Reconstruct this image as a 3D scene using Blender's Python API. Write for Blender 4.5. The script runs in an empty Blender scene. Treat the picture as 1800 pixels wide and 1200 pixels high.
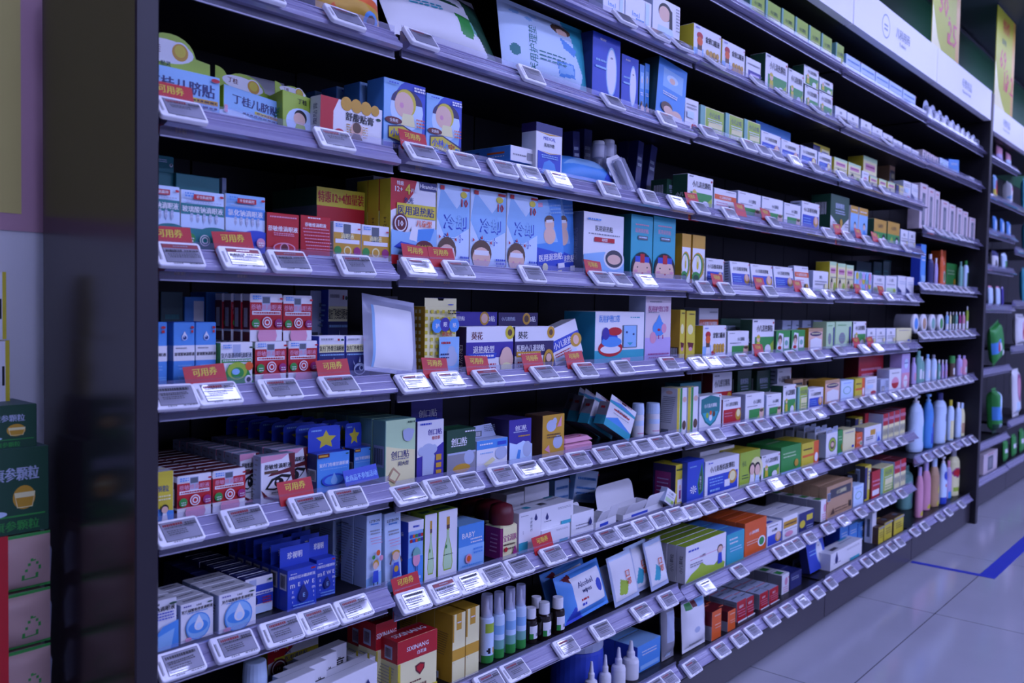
import bpy, math, random
from mathutils import Vector, Matrix
random.seed(7)
SC = bpy.context.scene
COL = SC.collection
PI = math.pi

# ------------------------------------------------------------------ camera, world, exposure
F_PX = 1538.76
CAM = Vector((-1.0094, -1.1495, 1.0827))
YAW, PITCH, ROLL = 0.8551, -0.0414, 0.0183
fw = Vector((math.sin(YAW)*math.cos(PITCH), math.cos(YAW)*math.cos(PITCH), math.sin(PITCH)))
r0 = Vector((math.cos(YAW), -math.sin(YAW), 0)); u0 = r0.cross(fw)
RT = r0*math.cos(ROLL) + u0*math.sin(ROLL)
UP = u0*math.cos(ROLL) - r0*math.sin(ROLL)
cd = bpy.data.cameras.new('camera'); cam = bpy.data.objects.new('camera', cd); COL.objects.link(cam)
cd.sensor_width = 36.0; cd.lens = F_PX*36.0/1800.0
cd.clip_start = 0.05; cd.clip_end = 60
cam.matrix_world = Matrix(((RT.x, UP.x, -fw.x, CAM.x), (RT.y, UP.y, -fw.y, CAM.y), (RT.z, UP.z, -fw.z, CAM.z), (0, 0, 0, 1)))
cd.dof.use_dof = True; cd.dof.focus_distance = 1.75; cd.dof.aperture_fstop = 5.0
SC.camera = cam

w = bpy.data.worlds.new('world'); SC.world = w; w.use_nodes = True
w.node_tree.nodes['Background'].inputs[0].default_value = (0.42, 0.46, 1.0, 1)
w.node_tree.nodes['Background'].inputs[1].default_value = 0.06
vs = SC.view_settings
vs.view_transform = 'Standard'; vs.look = 'None'; vs.gamma = 1.0; vs.use_curve_mapping = False
vs.exposure = 0.1
LAMP = (0.47, 0.51, 1.03)          # bluish shop tubes
LAMP_POWER = 16.0

def ray(x, y): return fw + RT*((x-900)/F_PX) - UP*((y-600)/F_PX)
def hit(x, y, Y):
    """point of the plane at depth Y seen at photo pixel (x, y)"""
    d = ray(x, y); return CAM + d*((Y-CAM.y)/d.y)
def hit_x(x, y, X):
    d = ray(x, y); return CAM + d*((X-CAM.x)/d.x)
def hit_z(x, y, Z):
    d = ray(x, y); return CAM + d*((Z-CAM.z)/d.z)
def px_of(P):
    v = Vector(P)-CAM; return 900+F_PX*v.dot(RT)/v.dot(fw)
def col_x(px, Y, Z):
    """X of the point at depth Y and height Z that falls on pixel column px"""
    k = (px-900)/F_PX; a = RT - fw*k
    b = (Y-CAM.y)*a.y + (Z-CAM.z)*a.z
    return CAM.x - b/a.x

# ------------------------------------------------------------------ materials
PAL = dict(w='e4e4e6', k='15151b', n='18226a', b='2448c4', c='4c98e4', s='92c4f0', i='c6dcf2', t='0f7f80', T='0a4448', g='2f9a3a', G='0a4a2a',
           l='a8c830', y='dccb24', Y='d2a018', o='e2601c', r='bc1620', R='64101a', p='e49cb4', m='a02474', v='3a2c9c', V='2a1858', e='94949c',
           E='3c3c44', a='c49c72', A='5e4026', x='f0c6ae', u='bcdcaa', L='c6b2e4', d='e8e2a8', q='30acbe', f='b8c4dc', P='e2d2d6', B='c2a096', h='5a6470', j='7ab8a8')
MATS = {}
def lin(c): return c/12.92 if c <= .04045 else ((c+.055)/1.055)**2.4
def rgb(hx, soft=0):
    c = [lin(int(hx[i:i+2], 16)/255) for i in (0, 2, 4)]
    return tuple(q*(1-soft)+soft*g for q, g in zip(c, (.10, .10, .13))) + (1,)
def pr(name, hx, rough=.5, spec=.4, **kw):
    if name in MATS: return MATS[name]
    m = bpy.data.materials.new(name); m.use_nodes = True
    b = m.node_tree.nodes['Principled BSDF']
    b.inputs['Base Color'].default_value = rgb(hx); b.inputs['Roughness'].default_value = rough
    b.inputs['Specular IOR Level'].default_value = spec
    for k, v in kw.items(): b.inputs[k.replace('_', ' ')].default_value = v
    MATS[name] = m; return m
def M(key):
    if key in MATS: return MATS[key]
    m = pr(key, PAL[key], .42, .4)                     # printed card: inks mixed with bluish grey, standing in for lens haze
    if key not in 'wkdiu': m.node_tree.nodes['Principled BSDF'].inputs['Base Color'].default_value = rgb(PAL[key], .05 if key in 'rRo' else .14)
    return m
pr('housing', 'e8e8ee', .22, .5)
pr('screen', '9090a0', .3, .4, Coat_Weight=1.0, Coat_Roughness=.04, Coat_IOR=1.8)
pr('ink', '303038', .3, .5); pr('ink_red', '8c3038', .3, .5)
pr('dark_laminate', '17151a', .42, .35)
pr('plinth_laminate', '38343c', .3, .4)
pr('dark_steel', '121216', .35, .5)
pr('board_edge', '504e5c', .25, .5); pr('lip_edge', 'b4b2c8', .2, .5)
pr('sign_white', 'eeeef2', .35, .4); pr('sign_grey', '9aa6b4', .5, .3)
pr('metal', 'b8b8c4', .25, .5, Metallic=1.0)
pr('gold', 'c09a50', .3, .5, Metallic=1.0)
pr('amber', '1c120e', .1, .6)
pr('bottle_white', 'e2e2ea', .25, .5)
def clear(name, hx, tr, rough, dif):
    """thin clear plastic: mostly see-through, part gloss, part haze"""
    m = bpy.data.materials.new(name); m.use_nodes = True; nt = m.node_tree; n = nt.nodes
    for q in list(n): n.remove(q)
    out = n.new('ShaderNodeOutputMaterial'); t = n.new('ShaderNodeBsdfTransparent'); g = n.new('ShaderNodeBsdfPrincipled')
    mx = n.new('ShaderNodeMixShader'); fr = n.new('ShaderNodeLayerWeight'); fr.inputs[0].default_value = .35
    mp = n.new('ShaderNodeMapRange'); mp.inputs[3].default_value = 1-tr; mp.inputs[4].default_value = min(1, 1-tr+.15)
    t.inputs[0].default_value = (.97, .97, 1, 1)
    g.inputs['Base Color'].default_value = rgb(hx); g.inputs['Roughness'].default_value = rough; g.inputs['Specular IOR Level'].default_value = .7
    nt.links.new(fr.outputs['Fresnel'], mp.inputs[0]); nt.links.new(mp.outputs[0], mx.inputs[0])
    nt.links.new(t.outputs[0], mx.inputs[1]); nt.links.new(g.outputs[0], mx.inputs[2]); nt.links.new(mx.outputs[0], out.inputs[0])
    MATS[name] = m; return m
clear('guard', 'a4a4c4', .9, .1, .1)
clear('film', 'd0d4ec', .62, .16, .2)
clear('lip', '6a6884', .4, .14, .3)
clear('clear_box', 'c8cce0', .7, .12, .2)
def rail_material():
    """extruded price-rail plastic: fine ribs along its length"""
    m = pr('rail', '8e8aac', .1, .9, Coat_Weight=1.0, Coat_Roughness=.03); nt = m.node_tree; n = nt.nodes; b = n['Principled BSDF']
    tc = n.new('ShaderNodeTexCoord'); sp = n.new('ShaderNodeSeparateXYZ'); mm = n.new('ShaderNodeMath'); mm.operation = 'MULTIPLY'; mm.inputs[1].default_value = 1700
    sn = n.new('ShaderNodeMath'); sn.operation = 'SINE'; bp = n.new('ShaderNodeBump'); bp.inputs['Strength'].default_value = .1; bp.inputs['Distance'].default_value = .002
    nt.links.new(tc.outputs['Object'], sp.inputs[0]); nt.links.new(sp.outputs['Z'], mm.inputs[0]); nt.links.new(mm.outputs[0], sn.inputs[0]); nt.links.new(sn.outputs[0], bp.inputs['Height'])
    nt.links.new(bp.outputs[0], b.inputs['Normal'])
rail_material()
def floor_material():
    m = pr('floor_tile', '8e8e98', .12, .5); nt = m.node_tree; n = nt.nodes; b = n['Principled BSDF']
    tc = n.new('ShaderNodeTexCoord'); mp = n.new('ShaderNodeMapping'); mp.inputs['Location'].default_value = (-1.453/.9, .27/.9, 0); mp.inputs['Scale'].default_value = (1/.9, 1/.9, 1)
    br = n.new('ShaderNodeTexBrick'); br.offset = 0; br.inputs['Scale'].default_value = 1; br.inputs['Brick Width'].default_value = 1; br.inputs['Row Height'].default_value = 1
    br.inputs['Mortar Size'].default_value = .0022; br.inputs['Mortar'].default_value = rgb('54545c'); br.inputs['Color1'].default_value = rgb('9a9aa2'); br.inputs['Color2'].default_value = rgb('9696a0')
    nz = n.new('ShaderNodeTexNoise'); nz.inputs['Scale'].default_value = 2.2; nz.inputs['Detail'].default_value = 5
    mx = n.new('ShaderNodeMix'); mx.data_type = 'RGBA'; mx.blend_type = 'MULTIPLY'; mx.inputs[0].default_value = .3
    cr = n.new('ShaderNodeValToRGB'); cr.color_ramp.elements[0].position = .35; cr.color_ramp.elements[0].color = (.7, .7, .72, 1); cr.color_ramp.elements[1].position = .7; cr.color_ramp.elements[1].color = (1, 1, 1, 1)
    L = nt.links.new
    L(tc.outputs['Object'], mp.inputs[0]); L(mp.outputs[0], br.inputs[0]); L(tc.outputs['Object'], nz.inputs[0]); L(nz.outputs[0], cr.inputs[0])
    L(br.outputs['Color'], mx.inputs[6]); L(cr.outputs[0], mx.inputs[7]); L(mx.outputs[2], b.inputs['Base Color'])
floor_material()
def wavy(key, scale, dist):
    m = MATS[key]; nt = m.node_tree; n = nt.nodes; tc = n.new('ShaderNodeTexCoord'); nz = n.new('ShaderNodeTexNoise'); nz.inputs['Scale'].default_value = scale; nz.inputs['Detail'].default_value = 0
    bp = n.new('ShaderNodeBump'); bp.inputs['Strength'].default_value = 1; bp.inputs['Distance'].default_value = dist
    nt.links.new(tc.outputs['Object'], nz.inputs[0]); nt.links.new(nz.outputs[0], bp.inputs['Height']); nt.links.new(bp.outputs[0], n['Principled BSDF'].inputs['Coat Normal'])
wavy('screen', 20, .0008)
def panel_material(name, c1, c2, rough, scale):
    m = pr(name, c1, rough, .5); nt = m.node_tree; n = nt.nodes
    tc = n.new('ShaderNodeTexCoord'); nz = n.new('ShaderNodeTexNoise'); nz.inputs['Scale'].default_value = scale; mp = n.new('ShaderNodeMapping'); mp.inputs['Scale'].default_value = (1, 1, .05)
    cr = n.new('ShaderNodeValToRGB'); cr.color_ramp.elements[0].color = rgb(c1); cr.color_ramp.elements[1].color = rgb(c2)
    L = nt.links.new
    L(tc.outputs['Object'], mp.inputs[0]); L(mp.outputs[0], nz.inputs[0]); L(nz.outputs[0], cr.inputs[0]); L(cr.outputs[0], n['Principled BSDF'].inputs['Base Color'])
panel_material('gloss_brown', '241d22', '2c2428', .2, 30)
pr('edge_band', '262228', .4, .4); pr('poster_yellow', 'd0c478', .5, .3); pr('poster_pink', 'c49aa8', .5, .3)
panel_material('ceiling_panel', '343c3e', '3e464a', .5, 3)
pr('green_wall', '0e5a32', .5, .3); pr('banner_yellow', 'b2b62a', .5, .3); pr('wall_paint', 'b4b4bc', .6, .3)
pr('blue_tape', '1c2c9c', .45, .3)
def emis(name, c, s):
    m = bpy.data.materials.new(name); m.use_nodes = True; n = m.node_tree.nodes; b = n['Principled BSDF']
    b.inputs['Base Color'].default_value = (.8, .8, .8, 1); b.inputs['Emission Color'].default_value = (*c, 1); b.inputs['Emission Strength'].default_value = s
    MATS[name] = m
emis('lamp_diffuser', LAMP, LAMP_POWER)

# ------------------------------------------------------------------ mesh helpers
class MB:
    def __init__(s): s.v = []; s.f = []; s.m = []; s.mats = []; s.smooth = []
    def mi(s, key):
        if key not in s.mats: s.mats.append(key)
        return s.mats.index(key)
    def add(s, vs_, fs, key, sm=False):
        o = len(s.v); s.v += [tuple(q) for q in vs_]; k = s.mi(key)
        for f in fs: s.f.append(tuple(o+i for i in f)); s.m.append(k); s.smooth.append(sm)
    def box(s, x0, x1, y0, y1, z0, z1, key, faces=None):
        """faces: dict overriding the key of front/back/left/right/top/bottom"""
        v = [(x0, y0, z0), (x1, y0, z0), (x1, y1, z0), (x0, y1, z0), (x0, y0, z1), (x1, y0, z1), (x1, y1, z1), (x0, y1, z1)]
        F = dict(front=(0, 1, 5, 4), right=(1, 2, 6, 5), back=(2, 3, 7, 6), left=(3, 0, 4, 7), top=(4, 5, 6, 7), bottom=(3, 2, 1, 0))
        for n_, f in F.items(): s.add(v, [f], (faces or {}).get(n_, key))
    def cbox(s, x0, x1, y0, y1, z0, z1, c, key, side=None, top=None):
        """box with chamfered upright edges and a slight chamfer on the top rim"""
        def ring(i, z): 
            a, b, cc, dd = x0+i, x1-i, y0+i, y1-i
            return [(a+c, cc, z), (b-c, cc, z), (b, cc+c, z), (b, dd-c, z), (b-c, dd, z), (a+c, dd, z), (a, dd-c, z), (a, cc+c, z)]
        R = [ring(0, z0), ring(0, z1-c), ring(c, z1)]
        v = sum(R, [])
        side = side or key; top = top or side
        for k in range(2):
            for i in range(8):
                j = (i+1) % 8; key_ = key if i in (0, 1, 4, 7) else side
                if i in (1, 7): key_ = side
                s.add([v[k*8+i], v[k*8+j], v[k*8+8+j], v[k*8+8+i]], [(0, 1, 2, 3)], key_ if k == 0 else top if i not in (0,) else key)
        s.add(R[2], [tuple(range(8))], top); s.add(R[0], [tuple(range(7, -1, -1))], side)
    def prism(s, pts, y0, y1, key):
        """outline in x-z pushed from y0 to y1"""
        n = len(pts); v = [(x, y0, z) for x, z in pts]+[(x, y1, z) for x, z in pts]
        s.add(v, [tuple(range(n)), tuple(range(2*n-1, n-1, -1))]+[(i, n+i, n+(i+1) % n, (i+1) % n) for i in range(n)], key)
    def lathe(s, prof, key, cx=0, cy=0, sx=1, sy=1, seg=20, sm=True):
        v = []; f = []
        for r, z in prof:
            for k in range(seg):
                a = 2*PI*k/seg; v.append((cx+r*sx*math.cos(a), cy+r*sy*math.sin(a), z))
        for i in range(len(prof)-1):
            for k in range(seg): f.append((i*seg+k, i*seg+(k+1) % seg, (i+1)*seg+(k+1) % seg, (i+1)*seg+k))
        s.add(v, f, key, sm)
        s.add(v[:seg], [tuple(range(seg-1, -1, -1))], key); s.add(v[-seg:], [tuple(range(seg))], key)
    def mesh(s, name):
        me = bpy.data.meshes.new(name); me.from_pydata(s.v, [], s.f)
        for k in s.mats: me.materials.append(M(k))
        me.polygons.foreach_set('material_index', s.m); me.polygons.foreach_set('use_smooth', s.smooth); me.update()
        return me
def obj(name, mb, parent=None, loc=None, rot=None):
    me = mb if isinstance(mb, bpy.types.Mesh) else mb.mesh(name)
    o = bpy.data.objects.new(name, me); COL.objects.link(o)
    if parent: o.parent = parent
    if loc is not None: o.location = loc
    if rot is not None: o.rotation_euler = rot
    return o
def tag(o, label, cat, group=None):
    o['label'] = label; o['category'] = cat
    if group: o['group'] = group
    return o
def struct(o): o['kind'] = 'structure'; return o
def thing(name, label, cat, loc=(0, 0, 0), rot=(0, 0, 0), group=None):
    o = bpy.data.objects.new(name, None); COL.objects.link(o); o.location = loc; o.rotation_euler = rot; o.empty_display_size = .05
    return tag(o, label, cat, group)
def dup(root, loc, label, group=None, rot=None):
    r = root.copy(); COL.objects.link(r); r.location = loc; r['label'] = label
    if group: r['group'] = group
    if rot is not None: r.rotation_euler = rot
    for ch in list(root.children):
        c = ch.copy(); COL.objects.link(c); c.parent = r
        for g in ch.children: e = g.copy(); COL.objects.link(e); e.parent = c
    return r

# ------------------------------------------------------------------ lettering and printed artwork
_fc = bpy.data.curves.new('lettering', 'FONT'); _fc.resolution_u = 1; _fc.offset = 0
_fo = bpy.data.objects.new('lettering', _fc)
TXT = {}
def glyphs(t):
    if t not in TXT:
        _fc.body = t; me = _fo.to_mesh()
        v = [(q.co.x, q.co.y) for q in me.vertices]; f = [tuple(p.vertices) for p in me.polygons]; _fo.to_mesh_clear()
        x0 = min(q[0] for q in v); x1 = max(q[0] for q in v); y0 = min(q[1] for q in v); y1 = max(q[1] for q in v)
        TXT[t] = ([((x-x0)/(x1-x0), (y-y0)/(y1-y0)) for x, y in v], f, (x1-x0)/(y1-y0))
    return TXT[t]
EPS = .00012
def shapes(s, W, H):
    """artwork text -> list of (colour, 2-D points, faces) in metres; u, v run 0..1 over the face"""
    out = []
    for k, cmd in enumerate(s.split(';')):
        a = cmd.split(' ')
        if not a[0]: continue
        q = a[0]
        if q == 'r':
            x0, y0, x1, y1 = (float(z) for z in a[1:5]); P = [(x0*W, y0*H), (x1*W, y0*H), (x1*W, y1*H), (x0*W, y1*H)]; out.append((a[5], P, [(0, 1, 2, 3)]))
        elif q in 'eh':                      # e: ellipse (u v ru [rv or 0 for round]); h: upper half only
            cx, cy, rx, ry = (float(z) for z in a[1:5]); rx *= W; ry = ry*H if ry else rx; n = 20
            lim = 2*PI if q == 'e' else PI; c = n if q == 'e' else n+1
            P = [(cx*W+rx*math.cos(lim*i/n), cy*H+ry*math.sin(lim*i/n)) for i in range(c)]; out.append((a[5], P, [tuple(range(c))]))
        elif q == 'p':
            P = [tuple(float(z) for z in t.split(',')) for t in a[2:]]; out.append((a[1], [(x*W, y*H) for x, y in P], [tuple(range(len(P)))]))
        elif q == 'd':                       # drop shape: u v r
            cx, cy, r = float(a[1])*W, float(a[2])*H, float(a[3])*W
            P = [(cx, cy+2.1*r)]+[(cx+r*math.sin(t), cy+r*math.cos(t)) for t in [PI*.3+i*PI*1.4/14 for i in range(15)]]
            out.append((a[4], P[::-1], [tuple(range(len(P)))]))
        elif q == 'z':                       # lines of tiny unreadable print: u0 v0 u1 lines height gap
            x0, y0, x1, n, h, g = (float(z) for z in a[1:7]); rr = random.Random(k*7+len(s))
            for i in range(int(n)):
                x = x0
                while x < x1-.01:
                    l = min(rr.uniform(.025, .07), x1-x); y = y0-i*g
                    out.append((a[7], [(x*W, y*H), ((x+l)*W, y*H), ((x+l)*W, (y+h)*H), (x*W, (y+h)*H)], [(0, 1, 2, 3)])); x += l+.014
        elif q == 'b':                       # bar code: u0 v0 u1 v1
            x0, y0, x1, y1 = (float(z) for z in a[1:5]); rr = random.Random(3); x = x0
            while x < x1:
                l = rr.choice((.12, .2, .3))*(x1-x0)/5; out.append((a[5], [(x*W, y0*H), (min(x+l, x1)*W, y0*H), (min(x+l, x1)*W, y1*H), (x*W, y1*H)], [(0, 1, 2, 3)])); x += l*2
        elif q in 'tT':                      # lettering: u v height colour text [max width]; T reads upwards
            cx, cy, h = (float(z) for z in a[1:4]); t = a[5].replace('_', ' '); mw = float(a[6]) if len(a) > 6 else .94
            g, f, asp = glyphs(t)
            if q == 't':
                hh = h*H; ww = min(asp*hh, mw*W); P = [(cx*W+(x-.5)*ww, cy*H+(y-.5)*hh) for x, y in g]; b_ = hh*.035; out.append((a[4], [(x+b_, y) for x, y in P], f)); P = [(x-b_, y) for x, y in P]
            else:
                hh = h*W; ww = min(asp*hh, mw*H); P = [(cx*W-(y-.5)*hh, cy*H+(x-.5)*ww) for x, y in g]
            out.append((a[4], P, f))
    return out
def art(mb, s, W, H, org, U, V, N, lift=None):
    """print artwork s on a W x H face: org is its lower left corner, U, V its axes, N outward"""
    for k, (c, P, fs) in enumerate(shapes(s, W, H)):
        e = EPS*(k+1)
        mb.add([org+U*x+V*y+N*(e+(lift(x, y) if lift else 0)) for x, y in P], fs, c)
X_, Y_, Z_ = Vector((1, 0, 0)), Vector((0, 1, 0)), Vector((0, 0, 1))

# artwork per kind of carton: (front colour, side colour, top colour, front print, left side print, top print)
AMP = ''.join('e %.2f .56 .035 .045 w;r %.3f .5 %.3f .56 f;r %.3f .59 %.3f .64 f;e %.2f .55 .03 .035 f;' % (x, x-.012, x+.012, x-.03, x+.03, x) for x in (.24, .38, .52, .66, .8))
def drops(top, band, low, txt):
    return ('%s' % top, 'w', top, 'r 0 .62 1 .79 %s;t .5 .705 .1 w %s;r 0 .42 1 .62 i;%sr 0 0 1 .4 %s;h .75 .38 .3 .06 %s;h .25 .41 .25 .05 i;r .26 .86 .74 .94 r;t .5 .9 .05 w 不含防腐剂;e .91 .93 .05 .02 r;z .1 .81 .9 1 .02 .04 f;'
            'z .05 .93 .25 2 .025 .04 c;e .5 .22 .12 0 w;e .5 .22 .1 0 %s;e .5 .22 .075 0 w;e .5 .22 .05 0 %s;e .17 .24 .11 0 g;e .83 .24 .11 0 p;z .1 .23 .24 2 .02 .04 w;z .76 .23 .9 2 .02 .04 w;r .1 .02 .9 .06 w' % (band, txt, AMP, low, low, low, low), '', '')
def redpack(title, col='r', low='R'):
    return ('w', 'w', low, 'r 0 .24 1 .82 %s;r .36 .62 .62 .95 f;r .38 .8 .6 .93 h;t .5 .72 .12 p %s;r .06 .56 .94 .64 w;z .1 .585 .9 1 .03 .1 r;e .5 .4 .15 0 w;e .5 .4 .12 0 %s;e .5 .4 .085 0 w;e .5 .4 .05 0 %s;e .15 .38 .12 0 g;e .85 .38 .12 0 m;'
            'p p .25,.0 .75,.0 .8,.12 .76,.24 .24,.24 .2,.12;z .05 .93 .3 2 .03 .05 c;e .92 .9 .06 .022 r;z .08 .37 .22 2 .02 .05 w;z .78 .37 .92 2 .02 .05 w' % (col, title, col, col),
            'r 0 0 1 .2 %s;r 0 .25 1 .85 %s;b .2 .3 .8 .7 w' % (low, low), 'r 0 0 1 .12 w')
def kid(x, y, r, hair, body):
    return 'p %s %.3f,%.3f %.3f,%.3f %.3f,%.3f %.3f,%.3f;e %.3f %.3f %.3f 0 %s;e %.3f %.3f %.3f 0 x;' % (body, x-r*1.1, y-r*3.6, x+r*1.1, y-r*3.6, x+r*.5, y-r*.7, x-r*.5, y-r*.7, x, y+r*.15, r*1.08, hair, x, y-r*.1, r*.9)
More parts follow.
